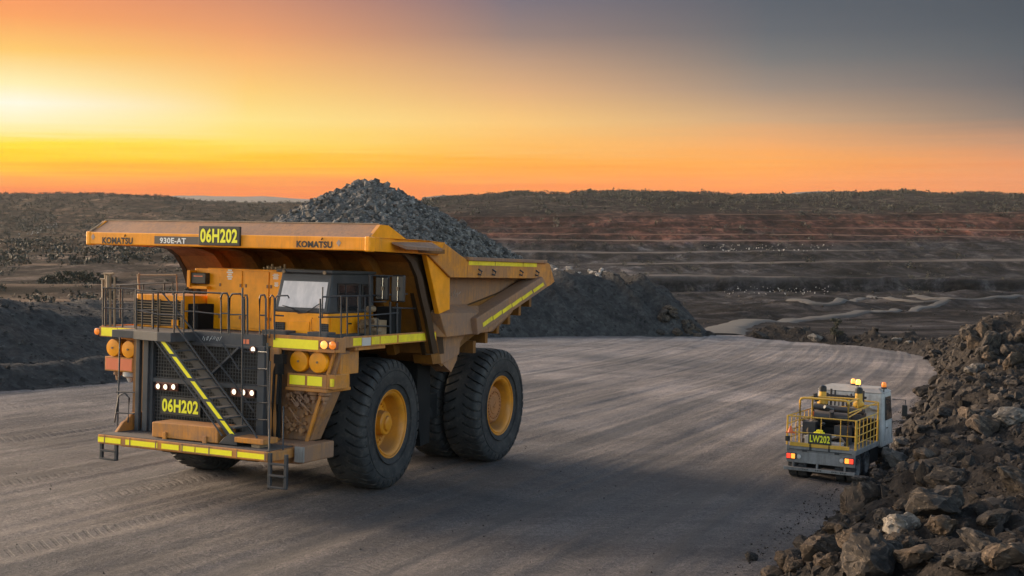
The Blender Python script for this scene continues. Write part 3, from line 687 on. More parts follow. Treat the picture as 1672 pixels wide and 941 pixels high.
for (px, py, w, h) in ((457, 534, .30, .26), (529, 537, .26, .26)):
    c = T(px, py, u=CU + .02); vt = part(MB().box((CU + .0, c[1] - w / 2, c[2] - h / 2), (CU + .012, c[1] + w / 2, c[2] + h / 2)), 'air_vent', 'backing', cab)
    mb = MB()
    for k in range(5): mb.box((CU + .012, c[1] - w / 2, c[2] - h / 2 + k * h / 5), (CU + .025, c[1] + w / 2, c[2] - h / 2 + k * h / 5 + .016)); mb.box((CU + .012, c[1] - w / 2 + k * w / 5, c[2] - h / 2), (CU + .024, c[1] - w / 2 + k * w / 5 + .014, c[2] + h / 2))
    part(mb, 'vent_grid', 'deck', vt)
a, b = T(473, 524, u=CU), T(505, 548, u=CU); part(MB().box((CU, a[1], 4.34), (CU + .018, b[1], a[2])), 'access_hatch', 'paint_clean', cab, bevel=.008)
mb = MB(); mb.tube([(CU + .02, b[1] + .1, 4.45), (CU + .06, b[1] + .1, 4.5), (CU + .06, b[1] + .1, 4.75), (CU + .02, b[1] + .1, 4.8)], .018, 6); part(mb, 'grab_handle', 'paint', cab)
mb = MB(); mb.box((.3, C0, 4.28), (3.0, C1 + .3, 4.38)); mb.box((CU, C0, 4.30), (3.1, C0 + .75, 4.44)); mb.box((2.62, 2.6, 4.3), (3.05, C1 + .25, 4.45)); part(mb, 'cab_plinth', 'deck', bevel=.01)
# pale interior seen through the side glass is left to the glass

# ---- dump body
body = bpy.data.objects.new('dump_body', None); COL.objects.link(body); body.parent = truck
bp = lambda mb, n, m, bev=0: part(mb, n, m, body, bev)
# canopy
mb = MB()
mb.box((3.18, -4.62, 6.58), (3.42, 4.62, 6.93)); canopy = bp(mb, 'canopy_lip', 'paint', .03)
for s in (-1, 1):
    mb = MB(); mb.box((3.16, s * 4.50, 6.56), (3.435, s * 4.66, 6.95)); bp(mb, 'lip_end', 'paint_clean', .035)
mb = MB()
mb.prism([(3.34, -4.60, 6.93), (2.75, -4.55, 7.27), (2.6, -4.55, 7.27), (2.6, -4.55, 7.2), (3.2, -4.60, 6.88)], (0, 9.15, 0)); bp(mb, 'canopy_slope', 'paint_brown')
mb = MB(); mb.tube([(3.36, -4.58, 6.95), (2.76, -4.55, 7.285)], .025, 6); mb.tube([(2.74, -4.55, 7.285), (2.74, 4.5, 7.285)], .022, 6); bp(mb, 'canopy_edge', 'rail_worn')
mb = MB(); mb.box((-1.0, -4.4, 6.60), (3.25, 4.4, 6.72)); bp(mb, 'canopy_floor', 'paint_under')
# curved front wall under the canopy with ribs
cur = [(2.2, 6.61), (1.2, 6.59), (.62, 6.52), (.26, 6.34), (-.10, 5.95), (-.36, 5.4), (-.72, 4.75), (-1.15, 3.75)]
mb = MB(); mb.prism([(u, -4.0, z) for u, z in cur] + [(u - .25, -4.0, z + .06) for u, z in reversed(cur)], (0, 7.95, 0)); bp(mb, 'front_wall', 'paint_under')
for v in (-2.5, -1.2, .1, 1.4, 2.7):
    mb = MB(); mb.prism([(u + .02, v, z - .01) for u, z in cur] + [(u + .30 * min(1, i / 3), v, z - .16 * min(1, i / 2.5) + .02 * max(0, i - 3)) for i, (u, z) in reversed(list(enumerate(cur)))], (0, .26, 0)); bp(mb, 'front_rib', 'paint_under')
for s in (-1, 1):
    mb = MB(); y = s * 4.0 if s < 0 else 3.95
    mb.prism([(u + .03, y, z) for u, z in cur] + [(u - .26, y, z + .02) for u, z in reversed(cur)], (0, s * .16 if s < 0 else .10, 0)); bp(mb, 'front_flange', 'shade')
# side walls
for s in (1, -1):
    Y = lambda v: s * v
    mb = MB()
    mb.prism([(3.30, Y(4.50), 6.93), (2.85, Y(4.50), 7.26), (2.45, Y(4.50), 7.26), (1.5, Y(4.50), 6.93)], (0, s * .10, 0)); bp(mb, 'canopy_gusset', 'paint_clean')
    mb = MB(); mb.prism([(3.18, Y(4.56), 6.58), (3.18, Y(4.56), 6.93), (.5, Y(4.42), 6.95), (-1.38, Y(4.12), 6.93), (-1.0, Y(4.12), 6.55), (.3, Y(4.3), 6.57)], (0, s * .08, 0)); bp(mb, 'canopy_side', 'paint', .01)
    # sloping shelf strip along the canopy's side
    mb = MB(); mb.hexa([(2.25, Y(4.60), 6.80), (2.1, Y(4.95), 6.66), (-.15, Y(4.78), 6.66), (-.05, Y(4.50), 6.84), (2.25, Y(4.60), 6.84), (2.1, Y(4.95), 6.74), (-.15, Y(4.78), 6.73), (-.05, Y(4.50), 6.90)]); bp(mb, 'rock_guard', 'paint_brown')
    # upper panel and top rail
    mb = MB(); mb.prism([(-.45, Y(4.0), 6.58), (-.1, Y(4.0), 6.9), (-1.38, Y(4.0), 6.93), (-2.77, Y(4.0), 6.48), (-8.50, Y(4.0), 6.53), (-8.95, Y(4.0), 6.42), (-9.40, Y(4.0), 5.83), (-9.1, Y(4.0), 5.72), (-8.55, Y(4.0), 5.60), (-8.2, Y(4.0), 5.93), (-1.85, Y(4.0), 5.93)], (0, s * .16, 0)); bp(mb, 'top_rail', 'paint_dusty', .02)
    mb = MB(); mb.box((-2.8, Y(3.95), 6.44), (-8.55, Y(4.24), 6.55)); bp(mb, 'rail_cap', 'paint_brown', .015)
    # front post
    mb = MB(); mb.prism([(-.50, Y(3.92), 6.57), (-1.05, Y(3.92), 6.57), (-1.95, Y(3.92), 5.96), (-2.0, Y(3.92), 5.0), (-1.36, Y(3.92), 4.88), (-.95, Y(3.92), 5.7)], (0, s * .16, 0)); bp(mb, 'front_stake', 'paint', .02)
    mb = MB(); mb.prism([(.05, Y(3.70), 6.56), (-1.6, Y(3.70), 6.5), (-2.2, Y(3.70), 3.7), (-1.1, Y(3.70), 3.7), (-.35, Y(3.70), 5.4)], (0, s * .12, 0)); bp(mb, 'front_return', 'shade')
    # sunken panel
    mb = MB(); mb.prism([(-1.3, Y(3.46), 5.98), (-8.3, Y(3.46), 5.98), (-6.6, Y(3.46), 4.9), (-1.3, Y(3.46), 4.9)], (0, s * .10, 0)); sunk = bp(mb, 'side_panel', 'paint_brown')
    if s > 0:
        rs = random.Random(4); mb = MB()
        for k in range(9):
            u = -2.12 - k * .17; hh = .22 if k < 2 else .13
            for i in range(3): mb.beam((u - rs.uniform(0, .12), 3.566, 5.44 - rs.uniform(0, hh)), (u - rs.uniform(.02, .14), 3.566, 5.44 + rs.uniform(0, hh)), .004, .022, (0, 1, 0))
        part(mb, 'faded_lettering', 'faded_letter', sunk)
    # belt
    mb = MB(); mb.hexa([(-1.36, Y(3.6), 4.22), (-6.0, Y(3.6), 4.22), (-7.2, Y(3.6), 4.95), (-1.30, Y(3.6), 4.95), (-1.80, Y(4.12), 4.20), (-4.6, Y(4.12), 4.27), (-6.3, Y(4.08), 4.86), (-1.38, Y(4.08), 4.90)]); bp(mb, 'belt_rail', 'paint_brown', .02)
    mb = MB(); mb.hexa([(-1.38, Y(3.6), 4.88), (-6.8, Y(3.6), 4.95), (-6.9, Y(3.5), 5.10), (-1.36, Y(3.5), 5.10), (-1.38, Y(4.08), 4.885), (-6.3, Y(4.08), 4.86), (-6.6, Y(3.62), 5.10), (-1.6, Y(3.62), 5.10)]); bp(mb, 'belt_ledge', 'paint_brown')
    # lower panel
    mb = MB(); mb.prism([(-1.5, Y(3.6), 4.25), (-4.8, Y(3.6), 4.6), (-3.6, Y(3.6), 4.22), (-3.25, Y(3.6), 3.98), (-3.2, Y(3.6), 3.62), (-2.2, Y(3.6), 3.40), (-2.05, Y(3.6), 3.40)], (0, s * .20, 0)); bp(mb, 'lower_panel', 'paint_brown', .015)
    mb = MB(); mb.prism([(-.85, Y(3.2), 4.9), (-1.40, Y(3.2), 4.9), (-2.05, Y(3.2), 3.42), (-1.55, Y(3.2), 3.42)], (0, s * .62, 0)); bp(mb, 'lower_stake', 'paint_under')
    # diagonal tail flange
    A0, A1, B0, B1 = (-3.30, 4.72), (-3.42, 4.22), (-8.05, 6.0), (-8.52, 5.66)
    mb = MB(); mb.prism([(A0[0], Y(3.7), A0[1]), (A1[0], Y(3.7), A1[1]), (B1[0], Y(3.7), B1[1]), (B0[0], Y(3.7), B0[1])], (0, s * .60, 0)); fl = bp(mb, 'tail_flange', 'paint_brown', .03)
    n0 = np.array([-.35, 0, .15]); 
    def P(t, k): 
        a = np.array([A0[0] + (A1[0] - A0[0]) * k, A0[1] + (A1[1] - A0[1]) * k]); b = np.array([B0[0] + (B1[0] - B0[0]) * k, B0[1] + (B1[1] - B0[1]) * k]); c = a + (b - a) * t; return (c[0], Y(4.304), c[1])
    if s > 0:
        for ta, tb in ((.07, .20), (.21, .33), (.34, .47), (.48, .62), (.63, .78), (.80, .965)): part(MB().prism([P(ta, .48), P(ta, .74), P(tb, .70), P(tb, .44)], (0, .005, 0)), 'reflective_strip', 'tape_worn', fl)
        for ua, ub in ((-2.95, -4.7), (-4.75, -6.75), (-6.8, -7.85)): bp(MB().box((ua, 4.163, 6.31), (ub, 4.168, 6.46)), 'reflective_strip', 'tape_worn')
        for u in (-3.6, -4.55, -6.55, -7.8): bp(MB().tube([(u, 4.16, 6.2), (u - .05, 4.26, 6.12), (u - .02, 4.24, 6.02), (u + .05, 4.17, 6.05)], .028, 6), 'lifting_hook', 'rail')
# floor, tail and belly
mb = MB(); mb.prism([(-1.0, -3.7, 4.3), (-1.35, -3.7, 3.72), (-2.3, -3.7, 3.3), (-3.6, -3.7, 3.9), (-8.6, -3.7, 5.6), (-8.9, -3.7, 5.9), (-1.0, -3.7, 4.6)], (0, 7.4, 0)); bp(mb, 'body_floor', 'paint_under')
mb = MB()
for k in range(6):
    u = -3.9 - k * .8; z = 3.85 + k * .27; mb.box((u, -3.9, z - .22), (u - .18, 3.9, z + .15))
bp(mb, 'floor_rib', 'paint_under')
mb = MB(); mb.box((-2.2, -2.2, 2.9), (-3.2, 2.6, 3.6)); mb.box((-7.9, -1.6, 2.4), (-7.2, 1.6, 4.8)); mb.cyl((-3.4, 2.0, 2.0), (-4.6, 2.0, 4.2), .24, 14); part(mb, 'hoist', 'dark')
mb = MB(); mb.prism([(-2.2, 3.2, 3.45), (-3.3, 3.2, 3.75), (-3.25, 3.2, 3.45), (-2.9, 3.2, 3.1)], (0, .5, 0)); bp(mb, 'rock_ejector', 'paint_brown')
# lettering on the lip
def lip_text(txt, x0, x1, y0, y1, mat, u=3.424, bold=.02):
    a, b = T(x0, y1, u=u), T(x1, y0, u=u); return text_obj('lettering', txt, M[mat], canopy, (u, a[1], a[2]), (b[1] - a[1], b[2] - a[2] + (T(x1, y1, u=u)[2] - a[2]) * -1 + 0 if False else b[2] - T(x1, y1, u=u)[2]), (0, 1, 0), (0, 0, 1), (1, 0, 0), bold)
lip_text('KOMATSU', 167, 217, 387, 398, 'black_letter', bold=.045); lip_text('KOMATSU', 484, 543, 393, 404, 'black_letter', bold=.045)
for x, y in ((203.5, 385.5), (525, 391)):
    c = T(x, y, u=3.43); part(MB().beam((3.43, c[1], c[2] - .02), (3.43, c[1] + .03, c[2] + .04), .008, .05, (1, 0, 0)), 'lettering', 'black_letter', canopy)
a, b = T(252, 398, u=3.43), T(325, 387, u=3.43)
part(MB().box((3.42, a[1], a[2]), (3.432, b[1], b[2])), 'model_strip', 'strip', canopy)
lip_text('930E-AT', 261, 304, 388, 397.5, 'white_letter', 3.434, .03)
np2 = part(MB().box((3.42, -.64, 6.63), (3.50, .70, 7.14)), 'number_plate', 'plate', body, .008)
text_obj('plate_number', '06H202', M['digits'], np2, (3.505, -.58, 6.70), (1.22, .38), (0, 1, 0), (0, 0, 1), (1, 0, 0), .034)
for x, y in ((152, 387), (553, 397)):
    c = T(x, y, u=3.425); mb = MB()
    mb.prism([(3.424, c[1] - .07, c[2]), (3.424, c[1], c[2] - .09), (3.424, c[1] + .07, c[2]), (3.424, c[1], c[2] + .09)], (.005, 0, 0)); part(mb, 'round_emblem', 'faded_letter', canopy)

# ---- ore heap in the body (rests in it: a thing of its own)
U, V = np.meshgrid(np.linspace(2.5, -8.75, 150), np.linspace(-4.0, 3.95, 110), indexing='ij')
def heap(u, v):
    du = np.where(u > -3.9, (u + 3.9) / 5.9, (u + 3.9) / -5.5); dv = np.where(v < 0, v / 4.4, v / 5.4)
    d = np.sqrt(du ** 2 + dv ** 2)
    z = 8.78 - 2.75 * (np.sqrt(d ** 2 + .012) - .11)
    z = z + .10 * fbm(u * 1.3, v * 1.3, 5); wall = np.where(u < -.6, 6.42 + (4.0 - np.abs(v)) * 1.0, 99); tail = 6.40 + np.clip(u + 8.75, 0, 9) * .62
    return np.minimum(z, np.minimum(wall, tail))
zh = heap(U, V) + .05 * ridged(U * 3, V * 3, 9)
zh = np.maximum(zh, np.where(U > -.5, 6.76, 6.36 + .08 * fbm(U * 2, V * 2, 3)))
ore_parts = [(np.stack([U, V, zh], -1).reshape(-1, 3), None)]
def hull_rock(seed, n=16, sx=1, sy=1, sz=1):
    g = np.random.default_rng(seed); p = g.normal(size=(n, 3)); p /= np.linalg.norm(p, axis=1)[:, None]; p *= g.uniform(.75, 1.0, (n, 1)); p *= (sx, sy, sz)
    bm = bmesh.new(); [bm.verts.new(q) for q in p]
    r = bmesh.ops.convex_hull(bm, input=bm.verts); bmesh.ops.delete(bm, geom=[q for q in bm.verts if not q.link_faces], context='VERTS')
    bmesh.ops.triangulate(bm, faces=bm.faces); bm.verts.index_update()
    v = np.array([q.co[:] for q in bm.verts]); f = np.array([[q.index for q in fc.verts] for fc in bm.faces]); bm.free(); return v, f
ROCKS = [hull_rock(100 + k, 13 + k % 5, 1, .72 + .05 * (k % 4), .48 + .07 * (k % 3)) for k in range(14)]
def rand_rot(g):
    q = g.normal(size=4); q /= np.linalg.norm(q); w, x, y, z = q
    return np.array([[1 - 2 * (y * y + z * z), 2 * (x * y - z * w), 2 * (x * z + y * w)], [2 * (x * y + z * w), 1 - 2 * (x * x + z * z), 2 * (y * z - x * w)], [2 * (x * z - y * w), 2 * (y * z + x * w), 1 - 2 * (x * x + y * y)]])
def rock_field(pts, sizes, seed=0):
    g = np.random.default_rng(seed); vs = []; fs = []; n = 0
    for p, s in zip(pts, sizes):
        v, f = ROCKS[g.integers(len(ROCKS))]; vs.append((v * s) @ rand_rot(g).T + p); fs.append(f + n); n += len(v)
    return np.concatenate(vs), np.concatenate(fs).astype(np.int32)
g = np.random.default_rng(21)
n = 11000; uu = g.uniform(-8.6, 2.3, n); vv = g.uniform(-4.0, 3.95, n); zz = np.maximum(heap(uu, vv), 6.38); k = (zz > 6.8) | (uu < -1); uu, vv, zz = uu[k], vv[k], zz[k]
sz = .06 + .15 * g.power(.42, len(uu)); sz[g.random(len(uu)) < .02] = .26
rv, rf = rock_field(np.stack([uu, vv, zz], 1), sz, 4)
hv = ore_parts[0][0]; idx = np.arange(U.size).reshape(U.shape)
q = np.stack([idx[:-1, :-1], idx[:-1, 1:], idx[1:, 1:], idx[1:, :-1]], -1).reshape(-1, 4)
tri = np.concatenate([q[:, [0, 1, 2]], q[:, [0, 2, 3]]])
ore = raw_mesh('ore_load', np.concatenate([hv, rv]) , np.concatenate([tri, rf + len(hv)]).astype(np.int32), M['ore'])
ore.matrix_world = truck.matrix_world.copy()
tag(ore, 'steep heap of broken grey ore piled in the dump truck body', 'ore', kind='stuff')
# =================================================================== SERVICE TRUCK (frame: u forward, v left, z up)
svc = empty('service_truck', RU, OU)
tag(svc, 'white light service truck with yellow guard rails driving away beside the rubble bank', 'service truck')
def sp(mb, name, mat, parent=svc, bevel=0): return mb.build(name, M[mat], parent, bevel)
VL, VR = 1.10, -1.02
mb = MB(); mb.box((0.1, .35, .45), (5.2, .55, .75)); mb.box((0.1, -.55, .45), (5.2, -.35, .75)); mb.box((.3, -.9, .35), (1.2, .9, .55)); mb.box((2.2, -.95, .35), (3.3, -.5, .8)); sp(mb, 'chassis', 'dark')
mb = MB(); mb.box((0, VR - .02, .86), (3.0, VL + .02, 1.03)); sp(mb, 'tray', 'greysteel', bevel=.02)
mb = MB(); mb.box((.02, VR, .50), (.10, VL, .86)); rear = sp(mb, 'rear_panel', 'greysteel', bevel=.012)
mb = MB(); mb.box((-.10, VR - .03, .27), (.06, VL + .06, .37)); 
for v in (-.75, .1, .85): mb.box((-.02, v, .36), (.05, v + .06, .52))
bar = sp(mb, 'rear_bumper', 'greysteel', bevel=.012)
rs = random.Random(6)
mb = MB()
for v in (.55, .15, -.35, -.62):
    for k in range(4): mb.box((-.104, v - k * .05, .295 + rs.uniform(0, .02)), (-.101, v - k * .05 - .03, .335 + rs.uniform(0, .02)))
sp(mb, 'smudged_marking', 'plate', bar)
mb = MB(); mb.box((-.03, VR + .18, 1.01), (.05, VL - .10, 1.13)); sp(mb, 'yellow_bar', 'pipe_yellow', bevel=.015)
mb = MB(); mb.box((.0, VR + .1, .90), (-.015, VL - .1, .925)); mb.box((-.02, .45, .86), (.0, .60, .93)); mb.box((-.02, -.55, .86), (.0, -.4, .93)); sp(mb, 'tail_latch', 'rail', rear)
for v0, lit in ((.80, 1), (-.98, -1)):
    hs = sp(MB().box((-.02, v0 - .02, .60), (.02, v0 + .30, .79)), 'tail_light', 'black_plastic', bevel=.015)
    a, b = (v0 + .16, v0 + .28) , (v0 + .02, v0 + .14)
    if lit < 0: a, b = (v0, v0 + .12), (v0 + .13, v0 + .26)
    sp(MB().box((-.035, a[0], .62), (-.015, a[1], .77)), 'red_lens', 'redlamp', hs, .01); sp(MB().box((-.035, b[0], .62), (-.015, b[1], .77)), 'amber_lens', 'amberlamp', hs, .01)
for v in (.70, -.62): sp(MB().lathe([(0, -.03), (.06, -.025), (.07, 0)], 16, (-.0, v, .69), (1, 0, 0)), 'reverse_light', 'pale_fitting')
# guard rails round the tray
mb = MB(); ZR, L = 1.93, 2.82
P4 = [(.03, VL), (.03, VR), (L, VR), (L, VL)]
mb.tube([(.03, VL, 1.03), (.03, VL, ZR)], .03, 8); mb.tube([(.03, VR, 1.03), (.03, VR, ZR)], .035, 8); mb.tube([(L, VR, 1.03), (L, VR, 2.28)], .03, 8); mb.tube([(L, VL, 1.03), (L, VL, ZR)], .03, 8)
mb.tube([(L, VL, ZR), (.03, VL, ZR), (.03, VR, ZR), (L, VR, ZR)], .021, 8); mb.tube([(L, VL, 1.48), (.03, VL, 1.44), (.03, VR, 1.44), (L, VR, 1.48)], .02, 8)
for k in range(1, 6): mb.tube([(k * L / 6, VR, 1.03), (k * L / 6, VR, ZR)], .014, 6); mb.tube([(k * L / 6, VL, 1.03), (k * L / 6, VL, ZR)], .014, 6)
for v in (.74, .05, -.55): mb.tube([(.03, v, 1.03), (.03, v, ZR)], .013, 6)
mb.tube([(L, VL, 1.70), (.03, VL, 1.68)], .016, 6); mb.tube([(L, VR, 1.70), (.03, VR, 1.68)], .016, 6); mb.tube([(L, VL, ZR), (L, VR, 2.2)], .02, 6); mb.tube([(L, VL, 1.25), (.03, VL, 1.22)], .016, 6); mb.tube([(L, VR, 1.25), (.03, VR, 1.22)], .016, 6)
sp(mb, 'guard_rail', 'pipe_yellow')
mb = MB()
mb.tube([(.62, .88, 1.03), (.62, .90, 2.36), (.62, .86, 2.43), (.62, .78, 2.46), (.62, -.52, 2.46), (.62, -.60, 2.44), (.62, -.62, 2.36), (.62, -.62, 1.03)], .038, 10)
mb.tube([(.62, .86, 2.43), (1.9, .86, 2.40), (1.9, .86, 1.03)], .032, 8); mb.tube([(.62, -.60, 2.42), (1.9, -.60, 2.42), (1.9, -.60, 1.03)], .032, 8); mb.tube([(.62, .88, 1.75), (1.9, .86, 1.72)], .022, 8); mb.tube([(1.9, .86, 2.40), (1.9, -.6, 2.42)], .03, 8)
mb.tube([(.62, -.62, 2.08), (L, VR, 2.28), (L, .3, 2.32)], .024, 8); mb.tube([(.62, -.62, 1.95), (L, -.8, 2.2)], .022, 8)
sp(mb, 'roll_hoop', 'pipe_yellow')
for v, z1 in ((.62, 2.70), (-.54, 2.72)):
    pst = sp(MB().lathe([(.0, 1.75), (.16, 1.76), (.17, 1.84), (.09, 1.9), (.10, 2.1), (.17, 2.18), (.17, 2.28), (.12, 2.34), (.11, z1 - .12), (0, z1 - .1)], 18, (2.2, v, 0), (0, 0, 1), (1, 0, 0)), 'hose_post', 'pipe_yellow')
    sp(MB().lathe([(.12, z1 - .14), (.12, z1), (.08, z1 + .05), (0, z1 + .07)], 16, (2.2, v, 0), (0, 0, 1), (1, 0, 0)), 'cap', 'black_plastic', pst)
    sp(MB().box((2.0, v - .08, 1.03), (2.4, v + .08, 1.78)), 'post_base', 'rail', pst)
mb = MB(); mb.box((1.5, -.45, 1.03), (2.6, .45, 1.75)); mb.box((1.2, -.30, 1.03), (1.6, .30, 1.5)); sp(mb, 'pump_box', 'dark', bevel=.03)
mb = MB(); rr = random.Random(12)
for k in range(30):
    u = rr.uniform(.75, 2.6); v = rr.uniform(-.75, .85); z = rr.uniform(1.1, 2.3); r = rr.uniform(.025, .085)
    mb.cyl((u, v, z), (u + rr.uniform(-.3, .3), v + rr.uniform(-.3, .3), z + rr.uniform(-.05, .3)), r, 10)
mb.box((.8, .45, 1.03), (1.5, .85, 1.7)); mb.box((1.0, -.55, 1.03), (1.45, -.1, 1.62)); mb.box((1.7, -.75, 1.7), (2.4, .75, 1.95)); mb.cyl((1.3, -.5, 1.85), (1.3, .6, 1.85), .16, 16); mb.cyl((1.9, -.8, 2.02), (1.9, .8, 2.08), .10, 12)
for k in range(10):
    v = -.6 + k * .13; mb.cyl((2.55, v, 2.1), (2.55, v, 2.1 + rr.uniform(.3, .55)), rr.uniform(.02, .05), 8)
mb.tube([(2.55, -.7, 2.42), (2.55, .75, 2.42)], .04, 8)
sp(mb, 'pipework', 'rail')
mb = MB()
for k in range(3): mb.lathe([(.26, -.05), (.32, -.04), (.32, .04), (.26, .05)], 22, (1.1 + .1 * k, .62 - .06 * k, 1.42), (.3, 1, 0))
mb.tube([(.7, .5, 1.1), (.8, .3, 1.35), (.75, .0, 1.2), (.9, -.3, 1.3), (.8, -.5, 1.1)], .05, 8); sp(mb, 'hose', 'rail_worn')
mb = MB(); mb.box((.5, -.2, 1.28), (.9, .22, 1.36)); mb.box((.35, -.5, 1.04), (.7, -.1, 1.16)); mb.box((.55, .10, 1.04), (.9, .7, 1.3)); sp(mb, 'pale_box', 'pale_fitting', bevel=.02)
mb = MB(); mb.box((.36, .05, 1.25), (.52, .38, 1.45)); mb.box((.4, .1, 1.45), (.48, .3, 1.52)); sp(mb, 'yellow_valve', 'reflect', bevel=.03)
mb = MB(); mb.box((2.0, .2, 1.76), (2.1, .9, 1.9)); sp(mb, 'red_pipe', 'orange_thing', bevel=.02)
mb = MB(); mb.lathe([(0, .2), (.02, .2), (.09, 0), (0, 0)], 14, (.02, VL - .1, 1.42), (0, 0, 1), (1, 0, 0)); mb.box((.0, VL - .25, 1.39), (.16, VL + .04, 1.43)); sp(mb, 'orange_cone', 'orange_thing')
mb = MB(); mb.cyl((.0, VL - .02, 1.15), (.0, VL - .02, 1.30), .08, 14); sp(mb, 'blue_canister', 'black_plastic')
pl = sp(MB().box((-.035, -.30, 1.12), (-.015, .42, 1.46)), 'number_plate', 'plate', bevel=.006)
text_obj('plate_number', 'LW202', M['digits'], pl, (-.037, .37, 1.18), (.62, .22), (0, -1, 0), (0, 0, 1), (-1, 0, 0), .02, .003)
mb = MB(); mb.box((.02, -.26, .92), (-.03, -.2, 1.14)); mb.box((.02, .32, .92), (-.03, .38, 1.14)); sp(mb, 'plate_bracket', 'rail', pl)
# cab
mb = MB()
mb.hexa([(3.35, VR - .05, .75), (4.95, VR - .05, .75), (4.95, VL + .05, .75), (3.35, VL + .05, .75), (3.35, VR + .0, 2.52), (4.62, VR + .0, 2.52), (4.62, VL - .0, 2.52), (3.35, VL - .0, 2.52)])
scab = sp(mb, 'cab', 'white', bevel=.06)
mb = MB(); mb.hexa([(3.32, VR - .02, 2.52), (4.66, VR - .02, 2.52), (4.66, VL + .02, 2.52), (3.32, VL + .02, 2.52), (3.60, VR + .18, 2.66), (4.45, VR + .18, 2.66), (4.45, VL - .18, 2.66), (3.60, VL - .18, 2.66)]); sp(mb, 'cab_roof', 'white', scab, .03)
for s, v in ((-1, VR - .055), (1, VL + .055)):
    w = sp(MB().hexa([(3.72, v, 1.62), (4.62, v, 1.62), (4.62, v - s * .04, 1.62), (3.72, v - s * .04, 1.62), (3.72, v - s * .03, 2.38), (4.45, v - s * .03, 2.38), (4.45, v - s * .07, 2.38), (3.72, v - s * .07, 2.38)]), 'side_window', 'side_glass', scab)
    sp(MB().box((3.80, v + s * .012, 1.35), (3.95, v + s * .03, 1.39)), 'door_handle', 'black_plastic', scab)
    mb = MB(); mb.tube([(4.6, v, 2.25), (4.95, v + s * .35, 2.22), (4.95, v + s * .38, 1.55), (4.7, v, 1.5)], .016, 6); mr = sp(mb, 'mirror_arm', 'rail', scab)
    sp(MB().box((4.93, v + s * .24, 1.68), (4.97, v + s * .42, 2.05)), 'mirror', 'black_plastic', mr, .03)
sp(MB().hexa([(4.93, VR + .1, 1.6), (4.97, VR + .1, 1.6), (4.97, VL - .1, 1.6), (4.93, VL - .1, 1.6), (4.66, VR + .12, 2.42), (4.70, VR + .12, 2.42), (4.70, VL - .12, 2.42), (4.66, VL - .12, 2.42)]), 'windscreen', 'side_glass', scab)
mb = MB(); mb.tube([(3.30, -.35, 1.9), (3.24, -.35, 2.2), (3.24, -.75, 2.02), (3.3, -.95, 2.0)], .055, 10); mb.tube([(3.28, -.30, 2.05), (3.28, -.30, 2.75)], .02, 8); sp(mb, 'intake_pipe', 'white', scab)
mb = MB(); mb.box((2.9, -.95, .6), (3.34, 1.0, 1.7)); sp(mb, 'cab_back_box', 'dark', bevel=.03)
for v in (VR - .052,): sp(MB().box((3.66, v - .006, .95), (3.675, v, 2.4)), 'door_seam', 'dark', scab); sp(MB().box((4.64, v - .006, .95), (4.655, v, 1.6)), 'door_seam', 'dark', scab)
sp(MB().box((3.4, VR - .08, .55), (4.0, VR + .1, .78)), 'cab_step', 'dark', scab, .02)
for (u, v, z, lit) in ((3.45, -.20, 2.70, 1), (3.62, -1.0, 2.66, 0), (4.2, .15, 2.66, 2)):
    b = sp(MB().lathe([(.0, 0), (.10, 0), (.10, .05), (.075, .06), (0, .06)], 16, (u, v, z), (0, 0, 1), (1, 0, 0)), 'beacon', 'black_plastic')
    sp(MB().lathe([(.075, .06), (.08, .14), (.065, .20), (.03, .22), (0, .225)], 16, (u, v, z), (0, 0, 1), (1, 0, 0)), 'lens', {1: 'beacon_lit', 0: 'amber', 2: 'amber_lit'}[lit], b)
mb = MB(); mb.tube([(3.62, -1.0, 1.9), (3.62, -1.0, 2.68)], .02, 6); sp(mb, 'beacon_post', 'rail')
# wheels
def small_wheel(u, v, r, w):
    e = bpy.data.objects.new('wheel', None); COL.objects.link(e); e.parent = svc; e.location = (u, v, r)
    n = 48; prof = [(-.5, .62), (-.52, .8), (-.5, .94), (-.42, .985), (-.2, 1), (.2, 1), (.42, .985), (.5, .94), (.52, .8), (.5, .62)]; vs = []; m = len(prof)
    for k in range(n * 2):
        a = PI * k / n
        for o, q in prof:
            rr = q * r - (.02 if (q > .97 and k % 4 == 0) else 0); vs.append((math.cos(a) * rr, o * w, math.sin(a) * rr))
    fs = [(k * m + i, k * m + i + 1, ((k + 1) % (2 * n)) * m + i + 1, ((k + 1) % (2 * n)) * m + i) for k in range(2 * n) for i in range(m - 1)]
    MB().add(vs, fs).build('tyre', M['rubber'], e)
    mb = MB()
    for s in (-1, 1): mb.lathe([(.63 * r, s * w * .5), (.58 * r, s * w * .45), (.5 * r, s * w * .1), (.2 * r, s * w * .1), (.18 * r, s * w * .4), (0, s * w * .42)], 24, (0, 0, 0), (0, 1, 0))
    mb.build('rim', M['greysteel'], e)
for u in (.50, 1.60):
    for v in (.93, .62, -.54, -.86): small_wheel(u, v, .44, .28)
for v in (.90, -.82): small_wheel(4.45, v, .44, .30)
for s, v0, v1 in ((1, .5, 1.08), (-1, -1.0, -.42)):
    sp(MB().box((.16, v0, .36), (.19, v1, .62)), 'mud_flap', 'black_plastic')

# =================================================================== TERRAIN
COLS = [-700, 0, 170, 420, 640, 800, 1000, 1200, 1440, 1700, 2400]
def T_of(px): return (np.asarray(px, float) - 836) / F_PX
# (distance, picture row) profiles -> heights
LEFT = [(58, None), (100, None), (150, 498), (200, 484), (260, 468), (330, 452), (420, 440), (520, 428), (700, 412), (900, 398), (1150, 382), (1450, 366), (1900, 345), (2400, 330)]
RIGHT = [(58, None), (105, None), (125, 556), (160, 540), (200, 528), (260, 521), (330, 511), (420, 500), (500, 491), (570, 483), (640, 474)]
